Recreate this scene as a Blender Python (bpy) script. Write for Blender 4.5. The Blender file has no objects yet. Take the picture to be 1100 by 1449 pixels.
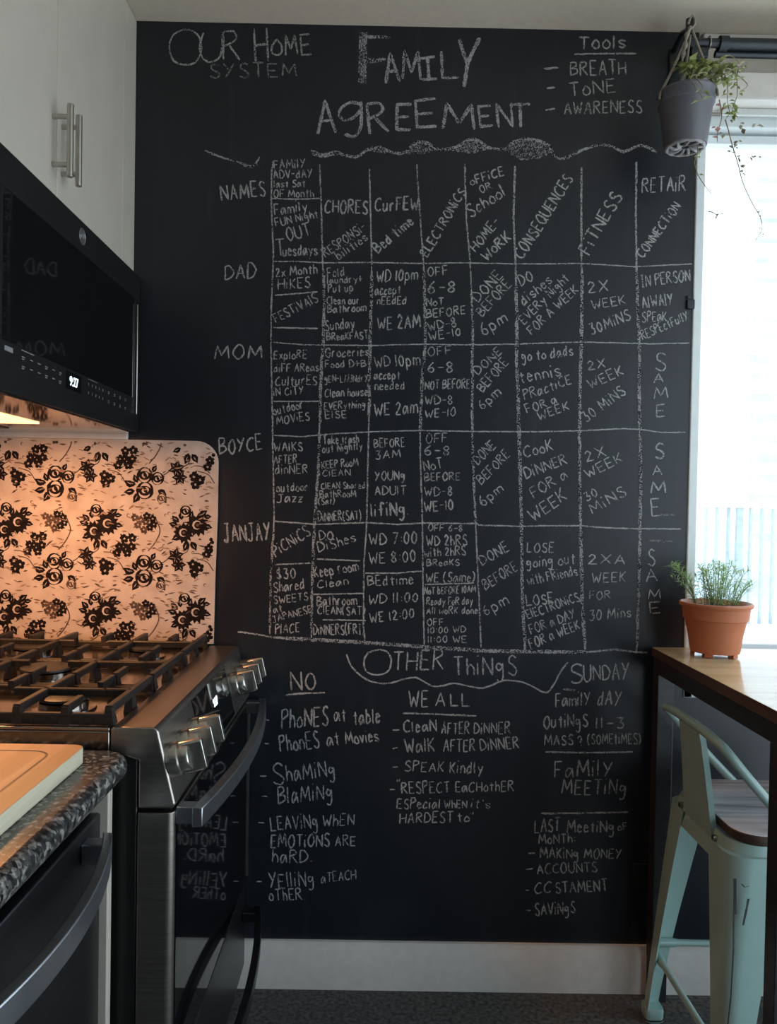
import bpy, bmesh, math, random
from mathutils import Vector, Matrix

# ------------------------------------------------------------------ camera, sky, light, exposure
SC = bpy.context.scene
COL = SC.collection
random.seed(7)

def set_camera():
    yaw, pitch, roll = 0.0051263, -0.0196673, 0.0177714
    cy, sy, cp, sp = math.cos(yaw), math.sin(yaw), math.cos(pitch), math.sin(pitch)
    fw = Vector((sy * cp, cy * cp, sp)); rt = Vector((cy, -sy, 0)); up = rt.cross(fw)
    r2 = rt * math.cos(roll) + up * math.sin(roll)
    u2 = up * math.cos(roll) - rt * math.sin(roll)
    cam = bpy.data.cameras.new('camera'); o = bpy.data.objects.new('camera', cam); COL.objects.link(o)
    m = Matrix(((r2.x, u2.x, -fw.x, .97397), (r2.y, u2.y, -fw.y, -2.05), (r2.z, u2.z, -fw.z, 1.23476), (0, 0, 0, 1)))
    o.matrix_world = m
    cam.sensor_fit = 'AUTO'; cam.sensor_width = 36
    cam.lens = 36 * 1142.07 / 1449
    cam.shift_x = 11.525 / 1449; cam.shift_y = 14.395 / 1449
    cam.clip_start = .02; cam.clip_end = 1000
    SC.camera = o
set_camera()

SKY = 3.0
LAMP_W = 4.6          # warm lamp under the microwave
EXPOSURE = 0.50
w = bpy.data.worlds.new('sky'); SC.world = w; w.use_nodes = True
nt = w.node_tree; bg = nt.nodes['Background']
tc = nt.nodes.new('ShaderNodeTexCoord'); sx = nt.nodes.new('ShaderNodeSeparateXYZ')
rp = nt.nodes.new('ShaderNodeValToRGB'); mr = nt.nodes.new('ShaderNodeMapRange')
nt.links.new(tc.outputs['Generated'], sx.inputs[0]); nt.links.new(sx.outputs['Z'], mr.inputs['Value'])
mr.inputs['From Min'].default_value = -1; mr.inputs['From Max'].default_value = 1
nt.links.new(mr.outputs[0], rp.inputs[0])
e = rp.color_ramp.elements
e[0].position = .0; e[0].color = (.70, .76, .82, 1); e[1].position = 1; e[1].color = (.64, .82, 1.0, 1)
k = rp.color_ramp.elements.new(.5); k.color = (.80, .91, 1.0, 1)
nt.links.new(rp.outputs[0], bg.inputs['Color']); bg.inputs['Strength'].default_value = SKY

def portal(name, loc, rot, sx_, sy_):
    l = bpy.data.lights.new(name, 'AREA'); l.shape = 'RECTANGLE'; l.size = sx_; l.size_y = sy_
    l.cycles.is_portal = True
    o = bpy.data.objects.new(name, l); COL.objects.link(o); o.location = loc; o.rotation_euler = rot
    return o
portal('daylight_portal', (2.10, .10, 1.54), (-math.pi / 2, 0, 0), .62, 1.26)
portal('daylight_portal', (2.53, -1.38, 1.19), (0, math.pi / 2, 0), 2.2, 2.6)

vs = SC.view_settings
vs.view_transform = 'Standard'; vs.look = 'None'; vs.gamma = 1; vs.use_curve_mapping = False
vs.exposure = EXPOSURE

# ------------------------------------------------------------------ materials
MATS = {}
def mat(name, col, rough=.5, metal=0.0, var=.12, scale=30.0, stretch=(1, 1, 1), bump=0.0, col2=None, emit=None, coat=0.0, spec=None, detail=4):
    m = bpy.data.materials.new(name); m.use_nodes = True; MATS[name] = m
    n = m.node_tree.nodes; l = m.node_tree.links; b = n['Principled BSDF']
    tc = n.new('ShaderNodeTexCoord'); mp = n.new('ShaderNodeMapping'); mp.inputs['Scale'].default_value = stretch
    nz = n.new('ShaderNodeTexNoise'); nz.inputs['Scale'].default_value = scale; nz.inputs['Detail'].default_value = detail
    l.new(tc.outputs['Object'], mp.inputs[0]); l.new(mp.outputs[0], nz.inputs['Vector'])
    r = n.new('ShaderNodeValToRGB'); r.color_ramp.elements[0].position = .32; r.color_ramp.elements[1].position = .68
    c2 = col2 or tuple(min(1, c * (1 + var)) for c in col); c1 = col if col2 else tuple(c * (1 - var) for c in col)
    r.color_ramp.elements[0].color = (*c1, 1); r.color_ramp.elements[1].color = (*c2, 1)
    l.new(nz.outputs['Fac'], r.inputs[0]); l.new(r.outputs[0], b.inputs['Base Color'])
    b.inputs['Roughness'].default_value = rough; b.inputs['Metallic'].default_value = metal
    if spec is not None: b.inputs['Specular IOR Level'].default_value = spec
    if coat: b.inputs['Coat Weight'].default_value = coat; b.inputs['Coat Roughness'].default_value = .12
    if emit: b.inputs['Emission Color'].default_value = (*emit[0], 1); b.inputs['Emission Strength'].default_value = emit[1]
    if bump:
        bp = n.new('ShaderNodeBump'); bp.inputs['Strength'].default_value = bump; bp.inputs['Distance'].default_value = .004
        l.new(nz.outputs['Fac'], bp.inputs['Height']); l.new(bp.outputs[0], b.inputs['Normal'])
    return m

def leafm(name, c1, c2):
    m = mat(name, c1, .55, scale=45, col2=c2)
    n = m.node_tree.nodes; l = m.node_tree.links; b = n['Principled BSDF']
    t = n.new('ShaderNodeBsdfTranslucent'); mx = n.new('ShaderNodeMixShader'); mx.inputs[0].default_value = .5
    src = b.inputs['Base Color'].links[0].from_socket; l.new(src, t.inputs[0])
    l.new(b.outputs[0], mx.inputs[1]); l.new(t.outputs[0], mx.inputs[2]); l.new(mx.outputs[0], n['Material Output'].inputs[0])
    return m

def ramp(n, stops):
    r = n.new('ShaderNodeValToRGB'); r.color_ramp.elements.remove(r.color_ramp.elements[1])
    for i, (p, c) in enumerate(stops):
        el = r.color_ramp.elements[0] if i == 0 else r.color_ramp.elements.new(p)
        el.position = p; el.color = (*c, 1)
    return r

BOARD = ((.0065, .0080, .0115), (.0092, .0112, .0160))
def board_colour(n, l):
    tc = n.new('ShaderNodeTexCoord')
    a = n.new('ShaderNodeTexNoise'); a.inputs['Scale'].default_value = 3.2; a.inputs['Detail'].default_value = 7; a.inputs['Roughness'].default_value = .62
    l.new(tc.outputs['Object'], a.inputs['Vector'])
    r = ramp(n, [(.3, BOARD[0]), (.58, BOARD[1]), (.74, (.017, .019, .023))])
    l.new(a.outputs['Fac'], r.inputs[0])
    mp = n.new('ShaderNodeMapping'); mp.inputs['Scale'].default_value = (14, 1, 1.6)
    l.new(tc.outputs['Object'], mp.inputs[0])
    s = n.new('ShaderNodeTexNoise'); s.inputs['Scale'].default_value = 2.0; s.inputs['Detail'].default_value = 5
    l.new(mp.outputs[0], s.inputs['Vector'])
    r2 = ramp(n, [(.55, (0, 0, 0)), (.8, (.009, .009, .010))]); l.new(s.outputs['Fac'], r2.inputs[0])
    ad = n.new('ShaderNodeMix'); ad.data_type = 'RGBA'; ad.blend_type = 'ADD'; ad.inputs[0].default_value = 1
    l.new(r.outputs[0], ad.inputs[6]); l.new(r2.outputs[0], ad.inputs[7])
    return ad.outputs[2], tc

def board_mat():
    m = bpy.data.materials.new('chalkboard_paint'); m.use_nodes = True; MATS['board'] = m
    n = m.node_tree.nodes; l = m.node_tree.links; b = n['Principled BSDF']
    c, tc = board_colour(n, l); l.new(c, b.inputs['Base Color'])
    b.inputs['Roughness'].default_value = .40; b.inputs['Specular IOR Level'].default_value = .5
    nz = n.new('ShaderNodeTexNoise'); nz.inputs['Scale'].default_value = 160
    l.new(tc.outputs['Object'], nz.inputs['Vector'])
    bp = n.new('ShaderNodeBump'); bp.inputs['Strength'].default_value = .05; bp.inputs['Distance'].default_value = .001
    l.new(nz.outputs['Fac'], bp.inputs['Height']); l.new(bp.outputs[0], b.inputs['Normal'])
board_mat()

def chalk_mat(name, lo, hi, strength):
    m = bpy.data.materials.new(name); m.use_nodes = True; MATS[name] = m
    n = m.node_tree.nodes; l = m.node_tree.links; b = n['Principled BSDF']
    c, tc = board_colour(n, l)
    g = n.new('ShaderNodeTexNoise'); g.inputs['Scale'].default_value = 330; g.inputs['Detail'].default_value = 2
    l.new(tc.outputs['Object'], g.inputs['Vector'])
    g2 = n.new('ShaderNodeTexNoise'); g2.inputs['Scale'].default_value = 26; g2.inputs['Detail'].default_value = 2
    l.new(tc.outputs['Object'], g2.inputs['Vector'])
    ad = n.new('ShaderNodeMath'); ad.operation = 'MULTIPLY_ADD'; ad.inputs[1].default_value = .45
    l.new(g2.outputs['Fac'], ad.inputs[0]); l.new(g.outputs['Fac'], ad.inputs[2])
    mr = n.new('ShaderNodeMapRange'); mr.inputs['From Min'].default_value = lo + .225; mr.inputs['From Max'].default_value = hi + .225
    mr.inputs['To Max'].default_value = strength
    l.new(ad.outputs[0], mr.inputs['Value'])
    mx = n.new('ShaderNodeMix'); mx.data_type = 'RGBA'
    l.new(mr.outputs[0], mx.inputs[0]); l.new(c, mx.inputs[6]); mx.inputs[7].default_value = (.60, .59, .57, 1)
    l.new(mx.outputs[2], b.inputs['Base Color']); b.inputs['Roughness'].default_value = .9; b.inputs['Specular IOR Level'].default_value = .15
chalk_mat('chalk', .28, .54, .62)
chalk_mat('chalk_bold', .32, .58, .62)
chalk_mat('chalk_grainy', .44, .56, .54)
chalk_mat('chalk_faint', .30, .66, .42)

mat('ceiling_paint', (.62, .55, .45), .85, scale=60, var=.03)
mat('wall_paint', (.62, .60, .56), .8, scale=50, var=.03)
mat('room_paint_dark', (.10, .10, .105), .8, scale=50, var=.05)  # unseen rear wall, darkened so the chalkboard reflects less of it
mat('room_paint_left', (.26, .25, .24), .8, scale=50, var=.05)  # left wall darkened to weaken its sheen on the chalkboard
mat('trim_paint', (.66, .62, .57), .45, scale=40, var=.04)
mat('window_frame', (.70, .74, .74), .4, scale=40, var=.03)
mat('blind_fabric', (.60, .62, .58), .8, scale=200, var=.05)
mat('cabinet_white', (.465, .42, .355), .42, scale=12, var=.03)
mat('carpet', (.028, .027, .026), .95, scale=95, col2=(.10, .097, .092), bump=.8, detail=3)
mat('brushed_steel', (.36, .32, .29), .34, 1.0, scale=8, stretch=(1, 1, 60), var=.14)
mat('steel_horizontal', (.40, .36, .33), .17, 1.0, scale=8, stretch=(60, 1, 60), var=.12)
mat('nickel', (.50, .48, .44), .3, 1.0, scale=40, var=.06)
mat('knob_steel', (.60, .57, .52), .26, 1.0, scale=10, stretch=(1, 1, 40), var=.08)
mat('handle_steel', (.42, .43, .45), .34, 1.0, scale=20, var=.08)
mat('dark_steel', (.10, .10, .11), .35, 1.0, scale=10, stretch=(60, 1, 60), var=.2)
mat('black_enamel', (.006, .006, .006), .35, scale=30, var=.3)
mat('black_glass', (.003, .003, .0035), .04, scale=30, var=.2)
mat('black_plastic', (.012, .012, .012), .45, scale=60, var=.2)
mat('black_slate', (.010, .010, .0105), .42, .3, scale=30, var=.2)
mat('cast_iron', (.018, .015, .013), .45, scale=160, var=.4, bump=.25)
mat('print_white', (.20, .20, .20), .5, scale=30)
mat('badge_silver', (.30, .30, .30), .35, .8, scale=30)
mat('digits', (.8, .9, 1), .5, scale=10, emit=((.75, .88, 1.0), 2.2))
mat('lamp_lens', (.9, .7, .4), .4, scale=10, emit=((1.0, .55, .22), 1.8))
mat('range_underside', (.42, .35, .30), .07, 1.0, scale=6, stretch=(1, 30, 1), var=.08)
mat('panel_cream', (.46, .36, .30), .6, scale=22, col2=(.60, .49, .42), spec=.25, detail=8)
mat('print_dark', (.012, .008, .008), .7, scale=80, var=.4, spec=.08)
mat('print_mid', (.09, .055, .042), .6, spec=.15, scale=80, var=.4)
mat('print_tan', (.26, .17, .12), .6, spec=.15, scale=80, var=.3)
mat('table_black', (.022, .023, .026), .36, scale=60, var=.3)
mat('stool_paint', (.27, .40, .37), .34, scale=7, col2=(.30, .44, .41), coat=.15)
mat('scuff', (.015, .017, .016), .6, scale=120, var=.5)
mat('rubber', (.015, .015, .015), .8, scale=80)
mat('terracotta', (.42, .135, .060), .55, scale=9, col2=(.50, .165, .075))
mat('soil', (.035, .022, .015), .95, scale=150, bump=.8, var=.5)
leafm('rosemary', (.42, .58, .24), (.62, .74, .42))
mat('rosemary_stem', (.16, .15, .07), .7, scale=60)
leafm('leaf_green', (.32, .38, .12), (.54, .58, .26))
mat('leaf_dry', (.20, .17, .10), .7, scale=60, col2=(.36, .31, .19))
mat('leaf_pink', (.45, .20, .18), .6, scale=60)
mat('pot_base_grey', (.26, .25, .25), .6, scale=60, var=.3)
mat('pot_grey', (.115, .115, .13), .5, scale=30, var=.07)
mat('rope', (.26, .235, .19), .9, scale=300, var=.3)
mat('rod_metal', (.035, .04, .046), .35, .6, scale=40)
mat('facade', (.72, .73, .74), .9, scale=.3, var=.03)
mat('facade_window', (.26, .33, .37), .5, scale=.4, col2=(.36, .43, .47))
mat('facade_window_pale', (.60, .64, .66), .5, scale=.4)
mat('facade_blue', (.36, .44, .48), .9, scale=.3, var=.1)
mat('railing_metal', (.24, .28, .30), .6, scale=20)
mat('concrete', (.75, .74, .72), .9, scale=3)

def granite():
    m = bpy.data.materials.new('granite'); m.use_nodes = True; MATS['granite'] = m
    n = m.node_tree.nodes; l = m.node_tree.links; b = n['Principled BSDF']
    tc = n.new('ShaderNodeTexCoord')
    v = n.new('ShaderNodeTexVoronoi'); v.inputs['Scale'].default_value = 150
    z = n.new('ShaderNodeTexNoise'); z.inputs['Scale'].default_value = 110; z.inputs['Detail'].default_value = 6
    for t in (v, z): l.new(tc.outputs['Object'], t.inputs['Vector'])
    mx = n.new('ShaderNodeMix'); mx.data_type = 'RGBA'; mx.inputs[0].default_value = .62
    l.new(v.outputs['Color'], mx.inputs[6]); l.new(z.outputs['Fac'], mx.inputs[7])
    bw = n.new('ShaderNodeRGBToBW'); l.new(mx.outputs[2], bw.inputs[0])
    r = ramp(n, [(.34, (.008, .008, .009)), (.48, (.034, .033, .032)), (.58, (.095, .090, .085)), (.68, (.26, .24, .22))])
    l.new(bw.outputs[0], r.inputs[0]); l.new(r.outputs[0], b.inputs['Base Color']); b.inputs['Roughness'].default_value = .22
granite()

def wood(name, c1, c2, c3, axis, rough=.4, scale=1.0, coat=0.0, spec=.5):
    m = bpy.data.materials.new(name); m.use_nodes = True; MATS[name] = m
    n = m.node_tree.nodes; l = m.node_tree.links; b = n['Principled BSDF']
    tc = n.new('ShaderNodeTexCoord'); mp = n.new('ShaderNodeMapping')
    s = [26 * scale] * 3; s['xyz'.index(axis)] = 1.6 * scale; mp.inputs['Scale'].default_value = s
    z = n.new('ShaderNodeTexNoise'); z.inputs['Scale'].default_value = 1.6; z.inputs['Detail'].default_value = 6; z.inputs['Distortion'].default_value = .5
    l.new(tc.outputs['Object'], mp.inputs[0]); l.new(mp.outputs[0], z.inputs['Vector'])
    r = ramp(n, [(.3, c1), (.5, c2), (.7, c3)]); l.new(z.outputs['Fac'], r.inputs[0])
    l.new(r.outputs[0], b.inputs['Base Color']); b.inputs['Roughness'].default_value = rough
    b.inputs['Specular IOR Level'].default_value = spec
    if coat: b.inputs['Coat Weight'].default_value = coat; b.inputs['Coat Roughness'].default_value = .08
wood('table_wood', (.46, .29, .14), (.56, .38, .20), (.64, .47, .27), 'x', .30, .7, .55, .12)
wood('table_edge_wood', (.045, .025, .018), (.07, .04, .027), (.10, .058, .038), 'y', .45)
wood('seat_wood_glare', (.44, .41, .43), (.78, .75, .79), (.86, .84, .88), 'x', .24, 1.3)  # window glare on the seat top is put into this pale lavender colour
wood('seat_edge_wood', (.030, .017, .012), (.05, .028, .02), (.075, .043, .03), 'x', .45)
wood('board_wood', (.50, .27, .12), (.60, .34, .17), (.68, .42, .23), 'y', .5, .8)
wood('board_edge_wood', (.42, .38, .27), (.52, .47, .34), (.60, .55, .41), 'y', .6, 1.5)

def glass():
    m = bpy.data.materials.new('window_glass'); m.use_nodes = True; MATS['glass'] = m
    n = m.node_tree.nodes; l = m.node_tree.links; n.remove(n['Principled BSDF'])
    t = n.new('ShaderNodeBsdfTransparent'); t.inputs[0].default_value = (.97, .985, .985, 1)
    g = n.new('ShaderNodeBsdfGlossy'); g.inputs['Roughness'].default_value = .02
    lw = n.new('ShaderNodeLayerWeight'); lw.inputs[0].default_value = .5
    pw = n.new('ShaderNodeMath'); pw.operation = 'POWER'; pw.inputs[1].default_value = 5; l.new(lw.outputs['Facing'], pw.inputs[0])
    fr = n.new('ShaderNodeMath'); fr.operation = 'MULTIPLY_ADD'; fr.inputs[1].default_value = .93; fr.inputs[2].default_value = .04; l.new(pw.outputs[0], fr.inputs[0])
    mx = n.new('ShaderNodeMixShader'); l.new(fr.outputs[0], mx.inputs[0]); l.new(t.outputs[0], mx.inputs[1]); l.new(g.outputs[0], mx.inputs[2])
    l.new(mx.outputs[0], n['Material Output'].inputs[0])
glass()

# ------------------------------------------------------------------ mesh helpers
def world_origin(o):
    v = Vector((0, 0, 0))
    while o is not None: v += Vector(o.location); o = o.parent
    return v

def tag(o, label=None, cat=None, group=None, kind=None):
    if label: o['label'] = label
    if cat: o['category'] = cat
    if group: o['group'] = group
    if kind: o['kind'] = kind
    return o

def thing(name, loc, label, cat, group=None):
    o = bpy.data.objects.new(name, None); COL.objects.link(o); o.location = loc; o.empty_display_size = .05
    return tag(o, label, cat, group)

class MB:
    def __init__(s): s.v = []; s.f = []; s.m = []
    def add(s, vs, fs, m=0):
        b = len(s.v); s.v += [tuple(p) for p in vs]
        for f in fs: s.f.append([b + i for i in f]); s.m.append(m)
        return s
    def box(s, x0, y0, z0, x1, y1, z1, m=0):
        x0, x1 = min(x0, x1), max(x0, x1); y0, y1 = min(y0, y1), max(y0, y1); z0, z1 = min(z0, z1), max(z0, z1)
        return s.add([(x0, y0, z0), (x1, y0, z0), (x1, y1, z0), (x0, y1, z0), (x0, y0, z1), (x1, y0, z1), (x1, y1, z1), (x0, y1, z1)],
                     [(0, 3, 2, 1), (4, 5, 6, 7), (0, 1, 5, 4), (1, 2, 6, 5), (2, 3, 7, 6), (3, 0, 4, 7)], m)
    def loft(s, rings, caps=True, m=0, closed=True):
        n = len(rings[0]); vs = [p for r in rings for p in r]; fs = []
        for i in range(len(rings) - 1):
            for j in range(n if closed else n - 1):
                a = i * n + j; b = i * n + (j + 1) % n
                fs.append((a, b, b + n, a + n))
        if caps: fs.append(tuple(reversed(range(n)))); fs.append(tuple(range((len(rings) - 1) * n, len(rings) * n)))
        return s.add(vs, fs, m)
    def frame(s, d):
        d = Vector(d).normalized(); a = Vector((0, 0, 1)) if abs(d.z) < .9 else Vector((1, 0, 0))
        x = a.cross(d).normalized(); return x, d.cross(x)
    def tube(s, pts, r, n=10, m=0, caps=True, flat=1.0):
        pts = [Vector(p) for p in pts]; rs = r if isinstance(r, (list, tuple)) else [r] * len(pts); rings = []; px = None
        for i, p in enumerate(pts):
            d = (pts[min(i + 1, len(pts) - 1)] - pts[max(i - 1, 0)])
            x, y = s.frame(d)
            if px is not None:
                x2 = px - d.normalized() * px.dot(d.normalized())
                if x2.length > 1e-6: x = x2.normalized(); y = d.normalized().cross(x)
            px = x
            rings.append([p + x * math.cos(2 * math.pi * k / n) * rs[i] + y * math.sin(2 * math.pi * k / n) * rs[i] * flat for k in range(n)])
        return s.loft(rings, caps, m)
    def cyl(s, p0, p1, r0, r1=None, n=24, m=0): return s.tube([p0, p1], [r0, r0 if r1 is None else r1], n, m)
    def lathe(s, cx, cy, prof, n=40, m=0, caps=True):
        return s.loft([[(cx + r * math.cos(2 * math.pi * k / n), cy + r * math.sin(2 * math.pi * k / n), z) for k in range(n)] for r, z in prof], caps, m)
    def prism(s, poly, axis, a, b, m=0):
        # poly in the two other axes (cyclic order xyz), extruded along axis from a to b
        def P(p, t): return {'x': (t, p[0], p[1]), 'y': (p[0], t, p[1]), 'z': (p[0], p[1], t)}[axis]
        return s.loft([[P(p, a) for p in poly], [P(p, b) for p in poly]], True, m)
    def build(s, name, mats, parent=None, bevel=0, smooth=40, seg=2, kind=None, label=None):
        if not isinstance(mats, (list, tuple)): mats = [mats]
        o0 = world_origin(parent) if parent else Vector((0, 0, 0))
        me = bpy.data.meshes.new(name)
        me.from_pydata([tuple(Vector(v) - o0) for v in s.v], [], s.f)
        for mm in mats: me.materials.append(MATS[mm])
        me.polygons.foreach_set('material_index', s.m)
        bm = bmesh.new(); bm.from_mesh(me); bmesh.ops.recalc_face_normals(bm, faces=bm.faces); bm.to_mesh(me); bm.free()
        if smooth:
            me.polygons.foreach_set('use_smooth', [True] * len(me.polygons)); me.set_sharp_from_angle(angle=math.radians(smooth))
        me.update()
        o = bpy.data.objects.new(name, me); COL.objects.link(o)
        if parent: o.parent = parent
        if bevel:
            md = o.modifiers.new('edge', 'BEVEL'); md.width = bevel; md.segments = seg; md.limit_method = 'ANGLE'; md.angle_limit = math.radians(40)
        if kind: o['kind'] = kind
        if label: o['label'] = label
        return o

def smooth_path(pts, k=6):
    pts = [Vector(p) for p in pts]; out = []
    for i in range(len(pts) - 1):
        p0, p1, p2, p3 = pts[max(i - 1, 0)], pts[i], pts[i + 1], pts[min(i + 2, len(pts) - 1)]
        for j in range(k):
            t = j / k
            out.append(.5 * ((2 * p1) + (p2 - p0) * t + (2 * p0 - 5 * p1 + 4 * p2 - p3) * t * t + (3 * p1 - p0 - 3 * p2 + p3) * t ** 3))
    out.append(pts[-1]); return out

def rrect(x0, y0, x1, y1, r, n=6, corners=(1, 1, 1, 1)):
    out = []
    for (cx, cy, a0), on in zip(((x1 - r, y1 - r, 0), (x0 + r, y1 - r, 90), (x0 + r, y0 + r, 180), (x1 - r, y0 + r, 270)), corners):
        if on:
            for i in range(n + 1):
                a = math.radians(a0 + 90 * i / n); out.append((cx + r * math.cos(a), cy + r * math.sin(a)))
        else:
            out.append((x1 if a0 in (0, 270) else x0, y1 if a0 in (0, 90) else y0))
    return out

def blades(mb, base, tip, wid, m=0, sag=0.0, up=Vector((0, 0, 1)), thick=.0004):
    # a slim leaf with a little thickness, pointed at both ends
    b = Vector(base); t = Vector(tip); d = t - b
    x = d.cross(up); x = x.normalized() if x.length > 1e-6 else Vector((1, 0, 0))
    nrm = x.cross(d).normalized()
    c = b + d * .45 + nrm * sag
    mb.add([b, c + x * wid, t, c - x * wid, c + nrm * (wid * .35 + thick), c - nrm * thick],
           [(0, 1, 4), (1, 2, 4), (2, 3, 4), (3, 0, 4), (1, 0, 5), (2, 1, 5), (3, 2, 5), (0, 3, 5)], m)

def text_mesh(name, body, mat_, parent, loc, size, rot, extrude=.0002, align='CENTER', sxy=(1, 1)):
    cu = bpy.data.curves.new(name, 'FONT'); cu.body = body; cu.size = size; cu.extrude = extrude
    cu.align_x = align; cu.align_y = 'CENTER'
    tmp = bpy.data.objects.new(name, cu); COL.objects.link(tmp)
    dg = bpy.context.evaluated_depsgraph_get(); me = bpy.data.meshes.new_from_object(tmp.evaluated_get(dg))
    bpy.data.objects.remove(tmp)
    me.materials.clear(); me.materials.append(MATS[mat_])
    M = Matrix.Translation(Vector(loc) - (world_origin(parent) if parent else Vector())) @ rot.to_4x4() @ Matrix.Diagonal((sxy[0], sxy[1], 1, 1))
    me.transform(M)
    o = bpy.data.objects.new(name, me); COL.objects.link(o)
    if parent: o.parent = parent
    return o
# text that faces +x (reading direction towards +y ... seen from the room)
FACE_X = Matrix(((0, 0, 1), (1, 0, 0), (0, 1, 0)))

# ------------------------------------------------------------------ the room
H = 2.44
WX0, WX1, WZ0 = 1.765, 2.43, .76
mb = MB()
mb.prism([(-.12, 0), (2.62, 0), (2.62, H), (WX1, H), (WX1, WZ0), (WX0, WZ0), (WX0, H), (-.12, H)][::1], 'y', 0, .12)
# prism along y expects (x, z)
wall_back = mb.build('wall_back', 'board', kind='structure', smooth=0)
wall_back['label'] = 'black chalkboard wall covered in white handwriting'
MB().box(-.12, -4.7, 0, 0, 0, H).build('wall_left', 'room_paint_left', kind='structure', smooth=0)
R0, R1, RZ0, RZ1 = -2.7, -.06, .08, 2.30
mb = MB()
mb.box(2.5, -4.7, 0, 2.62, R0, H); mb.box(2.5, R1, 0, 2.62, 0, H); mb.box(2.5, R0, 0, 2.62, R1, RZ0); mb.box(2.5, R0, RZ1, 2.62, R1, H)
mb.build('wall_right', 'wall_paint', kind='structure', smooth=0)
MB().box(-.12, -4.82, 0, 2.62, -4.7, H).build('wall_front', 'room_paint_dark', kind='structure', smooth=0)
MB().box(-.12, -4.82, -.12, 2.62, .12, 0).build('floor', 'carpet', kind='structure', smooth=0)
MB().box(-.12, -4.82, H, 2.62, .12, H + .12).build('ceiling', 'ceiling_paint', kind='structure', smooth=0)
MB().prism([(0, 0), (-.016, 0), (-.016, .098), (-.012, .106), (-.010, .121), (0, .121)], 'x', .0, 2.5).build('baseboard_back', 'trim_paint', kind='structure', smooth=30)
MB().box(.0, -.012, 1.392, .343, 0, 1.421).build('trim_1', 'trim_paint', kind='structure', bevel=.002)
# white header above the window and the window itself
MB().box(WX0 + .012, 0, 2.236, WX1, .12, H).build('trim_2', 'trim_paint', kind='structure', bevel=.003)
win = thing('window_1', (WX0, .0, WZ0), None, None); win['kind'] = 'structure'
f = MB()
f.box(WX0, -.004, WZ0, WX0 + .024, .11, 2.236)             # left jamb
f.box(WX1 - .03, -.004, WZ0, WX1, .11, 2.236)
f.box(WX0, -.004, WZ0, WX1, .11, .872)                      # panel and sill under the glass
f.box(WX0, .0, 2.207, WX1, .11, 2.236)                      # head
f.build('frame', 'window_frame', win, bevel=.003)
f = MB()
f.box(WX0 + .024, .03, .872, WX0 + .036, .075, 2.204); f.box(WX1 - .05, .03, .872, WX1 - .03, .075, 2.204)
f.box(WX0 + .024, .03, 2.178, WX1 - .03, .075, 2.2005); f.box(WX0 + .024, .03, .872, WX1 - .03, .075, .896)
f.build('sash', 'window_frame', win, bevel=.003)
MB().box(WX0 + .036, .048, .896, WX1 - .05, .054, 2.178).build('pane', 'glass', win, smooth=0)
w2 = thing('unseen_window', (2.5, R0, RZ0), None, None); w2['kind'] = 'structure'  # unseen side window, placed and sized for the light it gives
f = MB()
for y in (R0, -1.4, R1 - .05): f.box(2.52, y, RZ0, 2.6, y + .05, RZ1)
f.box(2.52, R0, RZ0, 2.6, R1, RZ0 + .05); f.box(2.52, R0, RZ1 - .05, 2.6, R1, RZ1)
f.build('frame', 'window_frame', w2, bevel=.003)
MB().box(2.555, R0 + .05, RZ0 + .05, 2.561, R1 - .05, RZ1 - .05).build('pane', 'glass', w2, smooth=0)

# ------------------------------------------------------------------ chalk handwriting on the wall
HM = (0.001764444680422022, 1.4652841963540678e-05, 0.008960856240785131, 2.633736990991231e-05, -0.0017891812096792305, 2.484580919136955, -4.1207840956790324e-06, -1.7043728330738916e-05)
def W(u, v):
    # homography of the wall: image pixel coordinates -> metres on the wall
    d = HM[6] * u + HM[7] * v + 1
    return (HM[0] * u + HM[1] * v + HM[2]) / d, (HM[3] * u + HM[4] * v + HM[5]) / d

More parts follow.
